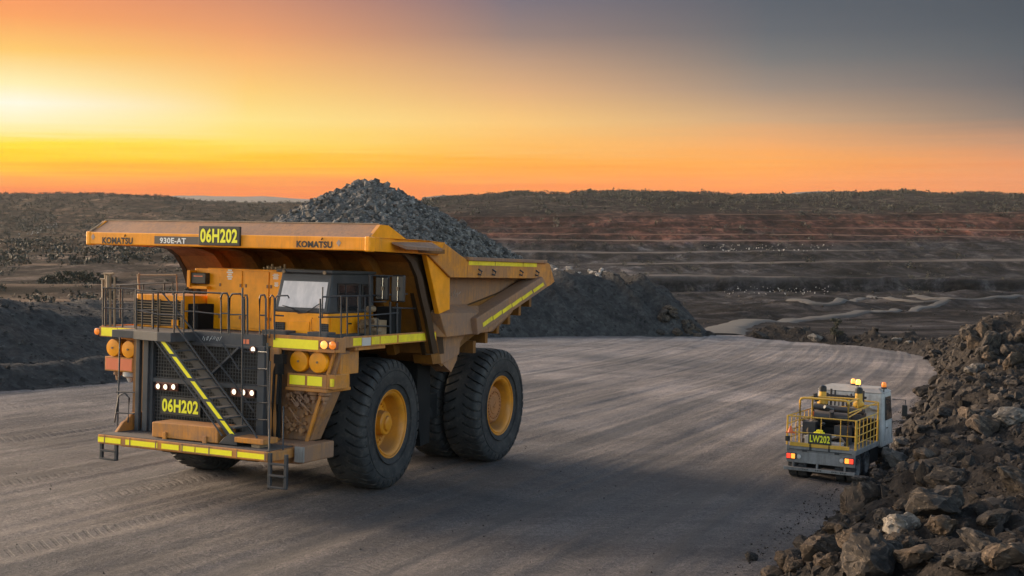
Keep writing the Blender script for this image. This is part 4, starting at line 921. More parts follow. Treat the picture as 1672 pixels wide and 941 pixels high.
# benches of the pit wall: (distance of the face, row of its top edge)
BENCH = [(648, 449), (735, 427), (800, 409), (850, 393), (885, 383), (925, 372), (965, 361), (1010, 350)]
def plane_col(t, Y): return PA * t * Y + PB * Y + PC
Yk = np.concatenate([np.linspace(3, 300, 260, endpoint=False), np.linspace(300, 1060, 560, endpoint=False), np.geomspace(1060, 2700, 130)])
def right_wall(Y):
    """height, 1 where the ground is a bench tread, and a bump that lives on the faces between treads"""
    Y = np.asarray(Y, float); z = np.interp(Y, [a for a, b in RIGHT[2:]], [zrow(b, a) for a, b in RIGHT[2:]]); tread = np.zeros_like(z); face = np.zeros_like(z)
    zb = zrow(474, 640); prev = 640
    for d, r in BENCH:
        top = zrow(r, d); h = top - zb; wid = (d - prev) * .60; k = np.clip((Y - (d - wid)) / wid, 0, 1)
        z = np.where(Y > 640, z + h * k ** 1.1, z); face = np.maximum(face, 4 * k * (1 - k))
        tread = np.maximum(tread, sstep(d - 2, d + 1, Y) * (1 - sstep(d + 11, d + 15, Y))); zb = top; prev = d
    z = np.where(Y > 1020, z + (zrow(327, 1500) - zb) * sstep(1020, 1560, Y) ** .8, z)
    return z, tread, face
SKY_X = [-700, 0, 90, 200, 260, 330, 400, 460, 560, 700, 730, 800, 860, 960, 1030, 1100, 1150, 1200, 1260, 1300, 1345, 1400, 1480, 1520, 1590, 1640, 1672, 2400]
SKY_Y = [318, 318, 315.5, 317.5, 321, 328, 331, 331, 330, 328, 325, 320.5, 317.5, 316, 316.5, 318, 317, 320, 321.5, 321, 317.5, 318, 315.5, 319.5, 316.5, 318.5, 321, 318]
def terrain(t, Y):
    """height of the natural ground at bearing t = x / Y and distance Y"""
    t, Y = np.broadcast_arrays(np.asarray(t, float), np.asarray(Y, float)); x = t * Y
    px = 836 + t * F_PX
    warp = 14 * fbm(x / 130, Y / 400, 3, 4) + 34 * fbm(x / 420 + 9, Y / 900, 8, 3) + 3 * fbm(x / 22, Y / 80, 31, 4)
    pl = plane_col(t, Y)
    zl = np.interp(Y, [a for a, b in LEFT[2:]], [zrow(b, a) for a, b in LEFT[2:]]); zl = np.where(Y < 150, pl + (zrow(498, 150) - plane_col(t, 150)) * sstep(90, 150, Y), zl)
    # low terraces on the left plain
    stp = 3.2; zz = (zl + 1.4 * fbm(x / 120, Y / 260, 12, 3)) / stp; fr = zz - np.floor(zz); zt = (np.floor(zz) + sstep(.62, 1.0, fr)) * stp
    zl = np.where(Y > 150, zl + (zt - zl) * .55 * sstep(150, 200, Y) * (1 - sstep(700, 1000, Y)), zl)
    Yw = np.where(Y > 560, Y + warp * sstep(560, 660, Y), Y)
    zr, tread, face = right_wall(Yw); global TREAD; TREAD = tread; zr = np.where(Y < 125, pl + (zrow(556, 125) - plane_col(t, 125)) * sstep(100, 125, Y), zr)
    w = sstep(470, 760, px)
    z = zl * (1 - w) + zr * w
    # hummocks, dumps, gullies
    a = np.clip((Y - 120) / 200, 0, 1)
    z = z + a * (.9 * fbm(x / 34, Y / 60, 21, 4) + 1.3 * ridged(x / 110, Y / 170, 27, 3) * (1 - .5 * w) - .5) + np.clip(Y / 900, 0, 1) * .8 * ridged(x / 16, Y / 30, 41, 3) + w * sstep(170, 300, Y) * (1 - sstep(640, 760, Y)) * (1.5 * ridged(x / 30, Y / 46, 43, 4) - .4)
    dump = np.exp(-(((px - 1325) / 95) ** 2)) * np.exp(-(((Y - 400) / 34) ** 2)); z = z + 3.2 * dump * w
    dump = np.exp(-(((px - 1560) / 120) ** 2)) * np.exp(-(((Y - 470) / 30) ** 2)); z = z + 4.0 * dump * w
    dump = sstep(1405, 1440, px) * (1 - sstep(1700, 1800, px)) * np.exp(-(((Y - 978) / 17) ** 2)); z = z + 6.0 * dump
    wall = w * sstep(620, 650, Y) * (1 - sstep(1010, 1040, Y)); z = z * (1 - wall) + (zr + .45 * fbm(x / 14, Y / 30, 62, 3) + 1.5 * fbm(x / 210, Y / 110, 64, 3) + .011 * (px - 1200) * .35 * np.sin(Y / 37.0) + face * (1.9 * ridged(x / 34, Y / 90, 61, 4) + 1.0 * ridged(x / 9, Y / 60, 63, 3) - .8)) * wall
    z = z + 3.0 * ridged(x / 60, Y / 130, 66, 3) * (1 - w) * sstep(500, 900, Y)
    # skyline
    Yr = np.where(px < 560, 2000, 1560); zs = CAM_H + (325 - np.interp(px, SKY_X, SKY_Y)) / F_PX * Yr
    k = sstep(1080, 1, 0) if False else sstep(0.66, 1.0, Y / Yr)
    z = z + (zs - z) * k
    z = np.where(Y > Yr, z - (Y - Yr) * .05, z) + np.clip((Y - 1000) / 800, 0, 1) * 1.6 * fbm(x / 40, Y / 120, 55, 4)
    return z
def lay(px, py, lo=110):
    """first ground point met when sighting through a picture point"""
    d = ray(px, py); Y = np.geomspace(lo, 2600, 6000); s = Y / d[1]; x = d[0] * s; z = CAM_H + d[2] * s
    h = terrain(x / Y, Y); k = np.argmax(h >= z); return np.array([x[k], Y[k], h[k]])
tt = np.concatenate([np.linspace(-.95, -.46, 70, endpoint=False), np.linspace(-.46, .46, 560, endpoint=False), np.linspace(.46, .95, 71)])
Yg, Tg = np.meshgrid(Yk, tt, indexing='ij')
Zg = terrain(Tg, Yg) - np.where(Yg < 124, .30, .30 * (1 - sstep(124, 135, Yg)))
TR = TREAD * sstep(620, 760, 836 + Tg * F_PX) * (Yg > 630) * np.clip(.42 + 1.5 * fbm(Tg * Yg / 95, Yg / 45, 91, 4), 0, 1); zone = sstep(480, 740, 836 + Tg * F_PX)
Yl = Yg + 22 * fbm(Tg * Yg / 60, Yg / 200, 93, 3) + .16 * Tg * Yg * 0; TL = sum(np.exp(-((Yl - d) / s_) ** 4) * a_ for d, s_, a_ in ((172, 9, .8), (212, 8, .5), (268, 16, 1.0), (345, 10, .4), (492, 22, 1.0), (640, 16, .7), (760, 14, .4))) * (1 - zone); TR = np.maximum(TR, TL * np.clip(.75 + 1.1 * fbm(Tg * Yg / 40, Yg / 60, 95, 3), 0, 1))
def terrain_mat():
    t = NT('terrain_soil'); geo = t.node('ShaderNodeNewGeometry'); pos = geo.outputs['Position']
    sx = t.node('ShaderNodeSeparateXYZ'); t.link(pos, sx.inputs[0]); Z = sx.outputs[2]; Y = sx.outputs[1]
    nz = t.nz(); at = t.node('ShaderNodeAttribute', attribute_name='zone').outputs['Fac']
    big = t.noise(t.mapping(scale=(1, 1, 1)), .012, 5, .6); mid = t.noise(t.mapping(scale=(1, .6, 2)), .06, 8, .7, .5); fine = t.noise(t.mapping(scale=(1, .7, 1.5)), .35, 6, .75)
    streak = t.noise(t.mapping(scale=(.15, .2, 5)), .5, 6, .7)
    flat = t.ramp(t.math('ADD', nz, t.math('MULTIPLY', t.math('SUBTRACT', mid, .5), .10)), [(.93, 0), (.985, 1)])
    # right: grey rock below, red-brown overburden above, scrub on top
    zz = t.math('ADD', Z, t.math('MULTIPLY', t.math('SUBTRACT', big, .5), 12))
    grey = t.mix(t.ramp(mid, [(.3, 0), (.7, 1)]), (.022, .021, .023), (.052, .048, .048)); grey = t.mix(t.ramp(streak, [(.5, 0), (.7, .6)]), grey, (.075, .066, .062))
    grey = t.mix(t.ramp(fine, [(.66, 0), (.74, .7)]), grey, (.14, .12, .11))
    grey = t.mix(t.ramp(t.noise(t.mapping(scale=(1, .8, 2)), .11, 5, .65), [(.50, 0), (.62, .65)]), grey, (.082, .070, .064)); tr = t.node('ShaderNodeAttribute', attribute_name='tread').outputs['Fac']; grey = grey
    red = t.mix(t.ramp(mid, [(.3, 0), (.7, 1)]), (.055, .026, .020), (.135, .050, .030)); red = t.mix(t.ramp(streak, [(.45, 0), (.7, .7)]), red, (.085, .050, .040))
    red = t.mix(t.ramp(t.noise(t.mapping(scale=(1, 1, 3)), .02, 4, .6), [(.56, 0), (.70, .7)]), red, (.050, .040, .037))
    veg = t.mix(t.ramp(mid, [(.4, 0), (.62, 1)]), (.018, .015, .012), (.054, .038, .028))
    m1 = t.node('ShaderNodeMapRange'); m1.inputs[1].default_value = -22; m1.inputs[2].default_value = -16; t.link(zz, m1.inputs[0])
    m2 = t.node('ShaderNodeMapRange'); m2.inputs[1].default_value = -8; m2.inputs[2].default_value = -2; t.link(zz, m2.inputs[0])
    far = t.node('ShaderNodeMapRange'); far.inputs[1].default_value = 640; far.inputs[2].default_value = 760; t.link(Y, far.inputs[0])
    right = t.mix(t.math('MULTIPLY', m1.outputs[0], far.outputs[0]), grey, red); right = t.mix(t.math('MULTIPLY', m2.outputs[0], far.outputs[0]), right, veg)
    # left: tan grassland, dark scrub, pale tracks
    left = t.mix(t.ramp(mid, [(.36, 0), (.62, 1)]), (.030, .023, .017), (.092, .060, .040)); left = t.mix(t.ramp(big, [(.42, .0), (.60, .8)]), left, (.026, .024, .018))
    lsh = t.mix(t.ramp(fine, [(.4, 0), (.7, 1)]), (.028, .025, .025), (.068, .056, .050)); lsh = t.mix(t.ramp(mid, [(.52, 0), (.66, .7)]), lsh, (.095, .074, .062))
    m3 = t.node('ShaderNodeMapRange'); m3.inputs[1].default_value = 450; m3.inputs[2].default_value = 760; t.link(t.math('ADD', Y, t.math('MULTIPLY', t.math('SUBTRACT', big, .5), 500)), m3.inputs[0])
    left = t.mix(m3.outputs[0], lsh, left); left = t.mix(t.ramp(streak, [(.56, 0), (.70, .6)]), left, (.135, .095, .070))
    right = t.mix(1.0, right, (.60, .615, .66), 'MULTIPLY'); left = t.mix(1.0, left, (.85, .80, .76), 'MULTIPLY')
    c = t.mix(at, left, right)
    sp1 = t.noise(t.mapping(scale=(1, .6, 1.0)), .055, 11, .76, .9); sp2 = t.noise(t.mapping(scale=(.7, .4, 3)), .014, 8, .72, 1.2)
    kk = t.math('MULTIPLY', t.ramp(sp1, [(.38, .30), (.5, .85), (.60, 2.1)]), t.ramp(sp2, [(.38, .45), (.5, .9), (.62, 1.9)]))
    gul = t.noise(t.mapping(scale=(1, .15, .25)), .16, 8, .72, .5); kk = t.math('MULTIPLY', kk, t.ramp(gul, [(.36, .55), (.5, .95), (.64, 1.5)]))
    kc = t.node('ShaderNodeCombineColor'); [t.link(kk, kc.inputs[i]) for i in range(3)]
    c = t.mix(1.0, c, kc.outputs[0], 'MULTIPLY')
    c = t.mix(t.math('MULTIPLY', tr, .8), c, t.mix(at, (.20, .138, .10), t.mix(m1.outputs[0], (.125, .106, .098), (.16, .098, .072))))
    h = t.math('ADD', t.math('MULTIPLY', mid, 1.0), t.math('MULTIPLY', fine, .5))
    return t.out(c, .95, 0, t.bump(h, .9, 2.2), .05)
tag(grid_obj('ground', Tg * Yg, Yg, Zg, terrain_mat(), attrs={'zone': zone, 'tread': TR}), 'open cut mine land with stepped pit walls and scrubby plain reaching the horizon', 'ground', kind='structure')

# far hills beyond the skyline
def far_hill(px0, px1, Yd, rows, name, label, amp):
    xs = np.linspace(px0, px1, 90); d = np.linspace(-1, 1, 24); P, D = np.meshgrid(xs, d, indexing='ij')
    top = np.interp(P, [a for a, b in rows], [b for a, b in rows]); ztop = CAM_H + (325 - top) / F_PX * Yd
    Yy = Yd + D * 900; X = (P - 836) / F_PX * Yy; base = -40
    Zz = base + (ztop - base) * (1 - np.abs(D) ** 1.6) + amp * fbm(X / 130, Yy / 130, 4, 4) * (1 - np.abs(D))
    t = NT(name + '_soil'); m = t.out(t.mix(t.noise(t.mapping(), .01, 5), (.05, .05, .042), (.10, .085, .07)), 1)
    tag(grid_obj(name, X, Yy, Zz, m), label, 'hill', kind='structure')
far_hill(230, 560, 6200, [(230, 330), (280, 320.5), (330, 319.5), (395, 322), (430, 321), (470, 323.5), (560, 329)], 'far_hill', 'low hazy hill far off beyond the dump truck on the left skyline', 5)
far_hill(690, 830, 5600, [(690, 322), (720, 319.5), (760, 320), (830, 326)], 'far_hill', 'faint hazy rise on the skyline just right of the ore heap', 4)
far_hill(1230, 1420, 3600, [(1230, 326), (1262, 321), (1300, 314), (1335, 312.6), (1365, 314), (1400, 318), (1420, 324)], 'far_hill', 'flat topped blue grey hill on the right skyline', 2)

# ---- pit roads: ribbons draped over the ground
def pit_road(pts, w, label, w0=None):
    P = [lay(x, y) for x, y in pts]; P = [P[0]] + [b for a, b in zip(P, P[1:])]
    c = []; 
    for i in range(len(P) - 1):
        for k in range(14): c.append(P[i] + (P[i + 1] - P[i]) * k / 14)
    c = np.array(c + [P[-1]])[:, :2]
    for _ in range(25): c[1:-1] = (c[:-2] + c[1:-1] * 2 + c[2:]) / 4
    d = np.gradient(c, axis=0); d /= np.linalg.norm(d, axis=1)[:, None] + 1e-9; nrm = np.stack([-d[:, 1], d[:, 0]], 1)
    o = np.linspace(-1, 1, 9); ss_ = np.arange(len(c)); ww = (np.linspace(w0 or w, w, len(c)) * (1 + .28 * fbm(ss_ / 5.0, ss_ * 0 + w, 61, 3)))[:, None]; cx = 1.2 * fbm(ss_ / 7.0, ss_ * 0 + 3, 62, 3)[:, None]
    X = c[:, 0:1] + nrm[:, 0:1] * (o * ww / 2 + cx); Yy = c[:, 1:2] + nrm[:, 1:2] * (o * ww / 2 + cx)
    Z = terrain(X / Yy, Yy) + .42 - .5 * np.abs(o) ** 4
    tag(grid_obj('pit_road', X, Yy, Z, M['pit_road']), label, 'road', kind='structure')
t = NT('pit_road_dust'); ob = t.mapping(); M['pit_road'] = t.out(t.mix(t.noise(ob, .12, 6, .7), (.026, .024, .024), (.056, .050, .048)), .95, 0, t.bump(t.noise(ob, .4, 5), .5, .3))

# ---- the haul road: one sheet on the ramp
RIGHT_TOE = [(-6, -8), (.5, 12), (3.2, 18), (5.2, 26.3), (6.9, 30.1), (10.3, 38.0), (13.4, 45.6), (17, 55.5), (22, 68), (26.7, 80), (30.8, 94), (33.2, 104), (33.4, 111), (31.0, 117), (27.3, 121), (24.2, 124.6), (23.2, 130)]
LEFT_TOE = [(-80, 4), (-48, 36), (-31, 51), (-23, 57.4), (-20.0, 62.5), (-12, 84), (-2.7, 111.3), (3, 117.5), (9.6, 121.8), (15, 124), (19.6, 125.9), (21.0, 130)]
SN, CS = .400, .9165
def road_height(x, y):
    al = x * SN + y * CS; ac = x * CS - y * SN - .0016 * np.clip(al - 70, 0, None) ** 2 * -1
    rut = .085 * fbm(ac * .9, al / 30, 71, 4) + .035 * fbm(ac * 3.6, al / 12, 73, 3) + .012 * fbm(x * 2.6, y * 2.6, 77, 3)
    return plane_z(x, y) + rut - .35 * sstep(118, 134, y) * 0
ya = np.concatenate([np.arange(10, 60, .16), np.arange(60, 136, .34)]); fr = np.linspace(0, 1, 420)
xl = np.interp(ya, [p[1] for p in LEFT_TOE], [p[0] for p in LEFT_TOE]) - 1.6
ym = np.array([p[1] for p in RIGHT_TOE]); xr = np.interp(ya, ym, [p[0] for p in RIGHT_TOE]) + 1.6
xl = np.maximum(xl, -60); Xr = xl[:, None] + (xr - xl)[:, None] * fr[None]; Yr_ = np.repeat(ya[:, None], len(fr), 1)
Zr_ = road_height(Xr, Yr_); Zr_ = np.where(Yr_ > 122, np.minimum(Zr_, Zr_ * 0 + terrain(Xr / Yr_, Yr_) + .25 + (Zr_ - terrain(Xr / Yr_, Yr_)) * (1 - sstep(122, 133, Yr_))), Zr_)
al = Xr * SN + Yr_ * CS; ac = Xr * CS - Yr_ * SN + .0016 * np.clip(al - 70, 0, None) ** 2
def road_mat():
    t = NT('haul_road_dirt'); uvn = t.node('ShaderNodeUVMap', uv_map='track'); uv = uvn.outputs[0]
    ob = t.mapping()
    s1 = t.noise(t.mapping(uv, (1.0, .10, 1)), .55, 7, .70, .5); s2 = t.noise(t.mapping(uv, (1.0, .15, 1)), 2.6, 7, .72, .6); s3 = t.noise(t.mapping(uv, (1.0, .5, 1)), 7, 7, .75, .8)
    big = t.noise(ob, .06, 4, .6); grit = t.noise(ob, 7, 8, .75); peb = t.vor(ob, 5.5)
    k = t.math('ADD', t.math('MULTIPLY', s1, .50), t.math('ADD', t.math('MULTIPLY', s2, .28), t.math('MULTIPLY', s3, .22)))
    c = t.ramp(k, [(.34, (.060, .054, .055)), (.45, (.112, .097, .093)), (.54, (.185, .156, .143)), (.66, (.31, .262, .238))])
    patch = t.noise(ob, .085, 6, .68, .8); damp = t.noise(ob, .032, 4, .6, .5)
    c = t.mix(t.ramp(patch, [(.44, .0), (.60, .8)]), c, (.32, .268, .240)); c = t.mix(t.ramp(damp, [(.44, .0), (.58, .8)]), c, (.072, .066, .068))
    chips = t.noise(t.mapping(uv, (1.0, .75, 1)), 11, 5, .78, 1.4); chips2 = t.noise(t.mapping(uv, (1.0, .9, 1)), 26, 3, .7, .8)
    g = t.math('MULTIPLY', t.ramp(chips, [(.38, .52), (.5, .98), (.62, 1.55)]), t.ramp(chips2, [(.38, .66), (.62, 1.42)])); g = t.math('MULTIPLY', g, t.ramp(grit, [(.35, .75), (.65, 1.25)])); gc = t.node('ShaderNodeCombineColor'); [t.link(g, gc.inputs[i]) for i in range(3)]
    c = t.mix(1.0, c, gc.outputs[0], 'MULTIPLY')
    c = t.mix(t.ramp(peb, [(.05, .6), (.15, 0)]), c, (.045, .04, .04))
    h = t.math('ADD', t.math('MULTIPLY', grit, .5), t.math('ADD', t.math('MULTIPLY', s2, .7), t.math('ADD', t.math('MULTIPLY', s3, .5), t.math('MULTIPLY', chips, .7))))
    su = t.node('ShaderNodeSeparateXYZ'); t.link(uv, su.inputs[0]); near_shade = t.node('ShaderNodeMapRange', interpolation_type='SMOOTHSTEP'); near_shade.inputs[1].default_value = 47; near_shade.inputs[2].default_value = 31; t.link(t.math('ADD', su.outputs[1], t.math('MULTIPLY', t.math('SUBTRACT', t.noise(ob, .11, 5, .65, .6), .5), 26)), near_shade.inputs[0])  # the truck's broad soft shadow painted as a darker near stretch
    c = t.mix(t.math('MULTIPLY', near_shade.outputs[0], .42), c, (.050, .047, .050)); c = t.mix(1.0, c, (.77, .765, .785), 'MULTIPLY')
    tracks = t.noise(t.mapping(uv, (1.0, .018, 1)), 1.15, 3, .5, .5); c = t.mix(t.ramp(tracks, [(.54, 0), (.62, .62)]), c, (.066, .058, .056))
    # tread prints left by big tyres: ladders of bars inside wheel-wide bands
    ax_ = t.math('ADD', su.outputs[0], t.math('MULTIPLY', t.math('SUBTRACT', t.noise(t.mapping(uv, (.02, .02, 1)), 1.0, 2), .5), 9)); cellx = t.math('FRACT', t.math('DIVIDE', ax_, 3.1)); dx = t.math('ABSOLUTE', t.math('SUBTRACT', cellx, .5))
    band = t.ramp(dx, [(.17, 1), (.20, 0)]); bars = t.math('SINE', t.math('MULTIPLY', t.math('ADD', su.outputs[1], t.math('MULTIPLY', dx, 2.2)), 20.0)); pr = t.math('MULTIPLY', t.math('MULTIPLY', band, t.ramp(t.noise(t.mapping(uv, (.35, .05, 1)), .9, 4, .65), [(.48, 0), (.58, 1)])), t.ramp(bars, [(.35, 0), (.6, 1)]))
    c = t.mix(t.math('MULTIPLY', pr, .20), c, (.050, .044, .042)); h = t.math('SUBTRACT', h, t.math('MULTIPLY', pr, .45))
    return t.out(c, t.ramp(patch, [(.4, .85), (.62, .66)]), 0, t.bump(h, 1.0, .08), .35)
tag(grid_obj('haul_road', Xr, Yr_, Zr_, road_mat(), uv=np.stack([ac, al], -1).reshape(-1, 2)), 'wide graded dirt haul road with long tyre streaks', 'road', kind='structure')

# ---- banks along the road: height sheets running along their toe lines
def bank_sheet(name, toe, side, dmax, nd, ds, prof, noise, mat, label, powd=1.6):
    p = np.array(toe, float); seg = np.r_[0, np.cumsum(np.linalg.norm(np.diff(p, axis=0), axis=1))]; s = np.arange(0, seg[-1], ds)
    c = np.stack([np.interp(s, seg, p[:, 0]), np.interp(s, seg, p[:, 1])], 1)
    k = max(3, int(2.0 / ds)); ker = np.ones(2 * k + 1) / (2 * k + 1); cp = np.pad(c, ((k, k), (0, 0)), 'edge'); cp[:k] = c[0] - (c[k:0:-1] - c[0]); cp[-k:] = c[-1] + (c[-1] - c[-2:-k - 2:-1])
    c = np.stack([np.convolve(cp[:, j], ker, 'valid') for j in (0, 1)], 1)
    d = np.gradient(c, axis=0); d /= np.linalg.norm(d, axis=1)[:, None]; n = np.stack([d[:, 1], -d[:, 0]], 1) * side
    kk = max(3, int(9 / ds)); ker = np.ones(2 * kk + 1) / (2 * kk + 1); n = np.stack([np.convolve(np.pad(n[:, j], kk, 'edge'), ker, 'valid') for j in (0, 1)], 1); n /= np.linalg.norm(n, axis=1)[:, None]
    dd = -.8 + (dmax + .8) * np.linspace(0, 1, nd) ** powd
    X = c[:, 0:1] + n[:, 0:1] * dd; Y = c[:, 1:2] + n[:, 1:2] * dd; S = np.repeat(s[:, None], nd, 1); D = np.repeat(dd[None], len(s), 0)
    H = prof(S, D, X, Y); Z = plane_z(X, Y) - .10 + H + noise(X, Y, D, H)
    return tag(grid_obj(name, X, Y, Z, mat, smooth=True), label, 'bank', kind='structure'), X, Y, Z, D, S
def soil(name, a, b, c3, sc=1.0, bump=.9):
    t = NT(name); ob = t.mapping(); m = t.noise(ob, .55 * sc, 8, .7, .4); f = t.noise(ob, 4.5 * sc, 8, .75); v = t.vor(ob, 2.4 * sc); v2 = t.vor(ob, 6.5 * sc); cell = t.vor(ob, 3.2 * sc, out='Color')
    c = t.mix(t.ramp(m, [(.33, 0), (.68, 1)]), a, b); c = t.mix(t.ramp(f, [(.58, 0), (.74, .8)]), c, c3)
    bw = t.node('ShaderNodeRGBToBW'); t.link(cell, bw.inputs[0]); k = t.math('ADD', t.math('MULTIPLY', bw.outputs[0], .7), .65); g = t.node('ShaderNodeCombineColor'); [t.link(k, g.inputs[i]) for i in range(3)]
    c = t.mix(1.0, c, g.outputs[0], 'MULTIPLY')
    h = t.math('SUBTRACT', t.math('ADD', t.math('MULTIPLY', f, .6), m), t.math('ADD', t.math('MULTIPLY', v, .5), t.math('MULTIPLY', v2, .3)))
    return t.out(c, .95, 0, t.bump(h, bump, .22 / sc), .10)
M['bank_soil'] = soil('bank_soil', (.016, .0145, .014), (.042, .035, .031), (.090, .070, .057), 1.5)
M['spoil'] = soil('spoil_gravel', (.026, .025, .026), (.066, .062, .060), (.135, .125, .118), 1.0)
S_FAR = 96.0
def right_prof(S, D, X, Y):
    Hs = np.interp(Y, [0, 18, 26, 32, 38, 46, 55, 66, 72, 78, 84, 92, 104, 116, 126], [2.2, 2.0, 1.9, 1.9, 1.7, 1.9, 2.3, 2.9, 4.0, 4.3, 3.2, 1.9, 1.2, 1.0, .9])
    up = np.clip(D, 0, None); w = np.interp(Y, [0, 30, 60, 72, 82, 110], [3.4, 3.0, 3.2, 2.0, 2.0, 2.2])
    h = Hs * (1 - np.exp(-(up / w) ** 1.25 * 1.35))
    far = sstep(92, 106, Y); h = h * (1 - far * sstep(3, 7, D)) - far * 7.5 * sstep(4, 24, D)
    grow = np.interp(Y, [0, 30, 60, 75, 90], [1.6, 1.5, 1.1, .6, 0]); h = h + grow * sstep(4, 18, D)
    return h - .25 * (D < 0)
def right_noise(X, Y, D, H):
    a = sstep(-.3, 1.5, D); return a * (.80 * ridged(X / 2.9, Y / 2.9, 3, 5) * sstep(0, 2.5, D) + .28 * fbm(X / 1.1, Y / 1.1, 6, 4) + .5 * fbm(X / 7, Y / 7, 8, 3) * sstep(1, 5, D)) + .05 * fbm(X * 3, Y * 3, 9, 3)
rb, RX, RY, RZ, RD, RS = bank_sheet('rubble_bank', RIGHT_TOE[1:], 1, 34, 150, .22, right_prof, right_noise, M['bank_soil'], 'dark rocky rubble bank along the right edge of the haul road', 1.7)
def left_prof(S, D, X, Y):
    u = np.clip(D, 0, None)
    crest = np.interp(X, [-60, -36, -30, -24, -19, -12, -6, 0, 8, 13, 16, 18.5, 20.5, 22, 24], [3.6, 3.4, 3.3, 2.2, 1.9, 2.6, 4.8, 5.4, 5.5, 5.3, 4.5, 3.2, 1.9, .9, .2]); low = np.interp(X, [-60, -26, -18, -10, 0], [1.15, 1.1, .9, .2, 0])
    berm = low * np.exp(-((u - 2.2) / 1.3) ** 2)
    start = np.interp(X, [-40, -20, -8, 0], [6.5, 6.0, 2.0, .2]); run = np.interp(X, [-40, -10, 0, 20], [6, 6, 7.5, 5.5]); h = crest * np.clip((u - start) / run, 0, 1) ** .85
    back = np.interp(X, [-40, -12, 0, 20], [16, 18, 34, 16]); h = h * (1 - sstep(back, back + 14, u)); bench = low * .45 * sstep(2, 4, u)
    return np.maximum(berm, np.maximum(h, bench)) - .25 * (D < 0) - 6 * sstep(28, 48, u) * sstep(-2, 4, X)
def left_noise(X, Y, D, H):
    a = sstep(-.3, 1.2, D); return a * ((.34 + .75 * sstep(-6, 2, X)) * ridged(X / 2.6 + .25 * Y, Y / 9, 13, 5) * sstep(0, 3, D) + .22 * fbm(X / 1.2, Y / 1.2, 16, 4) + .25 * fbm(X / 8, Y / 8, 18, 3) - .1) + .04 * fbm(X * 3, Y * 3, 19, 3)
lb, LX, LY, LZ, LD, LS = bank_sheet('spoil_bank', LEFT_TOE[1:], -1, 48, 150, .35, left_prof, left_noise, M['spoil'], 'dark grey gravel spoil bank behind the dump truck', 1.5)
# ---- rubble and boulders on the banks
def pick(X, Y, Z, D, n, g, wfun):
    w = wfun(X, Y, D).ravel(); w = w / w.sum(); k = g.choice(w.size, n, p=w); return np.stack([X.ravel()[k], Y.ravel()[k], Z.ravel()[k]], 1)
g = np.random.default_rng(33)
cell = np.gradient(RX, axis=1) ** 2 + np.gradient(RY, axis=1) ** 2; area = np.sqrt(cell) * .22
pts = pick(RX, RY, RZ, RD, 24000, g, lambda X, Y, D: area * (D > -.7) * (D < 16) * np.clip(27 / Y, .10, 1.3) ** 1.35 * (X < Y * .46 + 2))
sz = (.04 + .27 * g.power(.21, len(pts))) * np.clip(pts[:, 1] / 28, .8, 2.0); pts += np.c_[g.normal(0, .05, (len(pts), 2)), np.zeros(len(pts))]
p2_ = pick(RX, RY, RZ, RD, 3800, g, lambda X, Y, D: area * np.exp(-((D - .1) / .55) ** 2) * (D < 1.2) * np.clip(28 / Y, .1, 1.2) ** 1.5 * (Y > 15)); nrm_ = g.normal(0, .28, (len(p2_), 2)); p2_[:, :2] += nrm_ - np.array([.3, 0]); p2_[:, 2] = np.where(True, plane_z(p2_[:, 0], p2_[:, 1]) + .02, 0)
pts = np.concatenate([pts, p2_]); sz = np.r_[sz, .010 + .040 * g.power(.25, len(p2_))]
pts[:, 2] -= .25 * sz
rv, rf = rock_field(pts, sz, 5); tag(raw_mesh('rubble', rv, rf, M['rubble']), 'loose broken stones strewn over the right rubble bank', 'rubble', kind='stuff')
larea = np.sqrt(np.gradient(LX, axis=1) ** 2 + np.gradient(LY, axis=1) ** 2)
pts = pick(LX, LY, LZ, LD, 6500, g, lambda X, Y, D: larea * (D > -.6) * (D < 20)); sz = .06 + .20 * g.power(.3, len(pts))
rv, rf = rock_field(pts, sz, 6); tag(raw_mesh('gravel', rv, rf, M['spoil_rock']), 'loose grey gravel over the spoil bank behind the dump truck', 'gravel', kind='stuff')
def on_bank(x, y, sheets=None):
    d = (RX - x) ** 2 + (RY - y) ** 2; return float(RZ.ravel()[np.argmin(d)])
def sight_bank(px, py):
    """where the sight line through a picture point meets the right bank"""
    d = ray(px, py); Q = np.stack([RX, RY, RZ - CAM_H], -1); a = Q[..., 0] / Q[..., 1] - d[0] / d[1]; b = Q[..., 2] / Q[..., 1] - d[2] / d[1]
    e = (a * a + b * b) ; near = e < (6 / F_PX) ** 2
    k = np.argmin(np.where(near, Q[..., 1], 1e9)) if near.any() else np.argmin(e); return np.array([RX.ravel()[k], RY.ravel()[k], RZ.ravel()[k]])
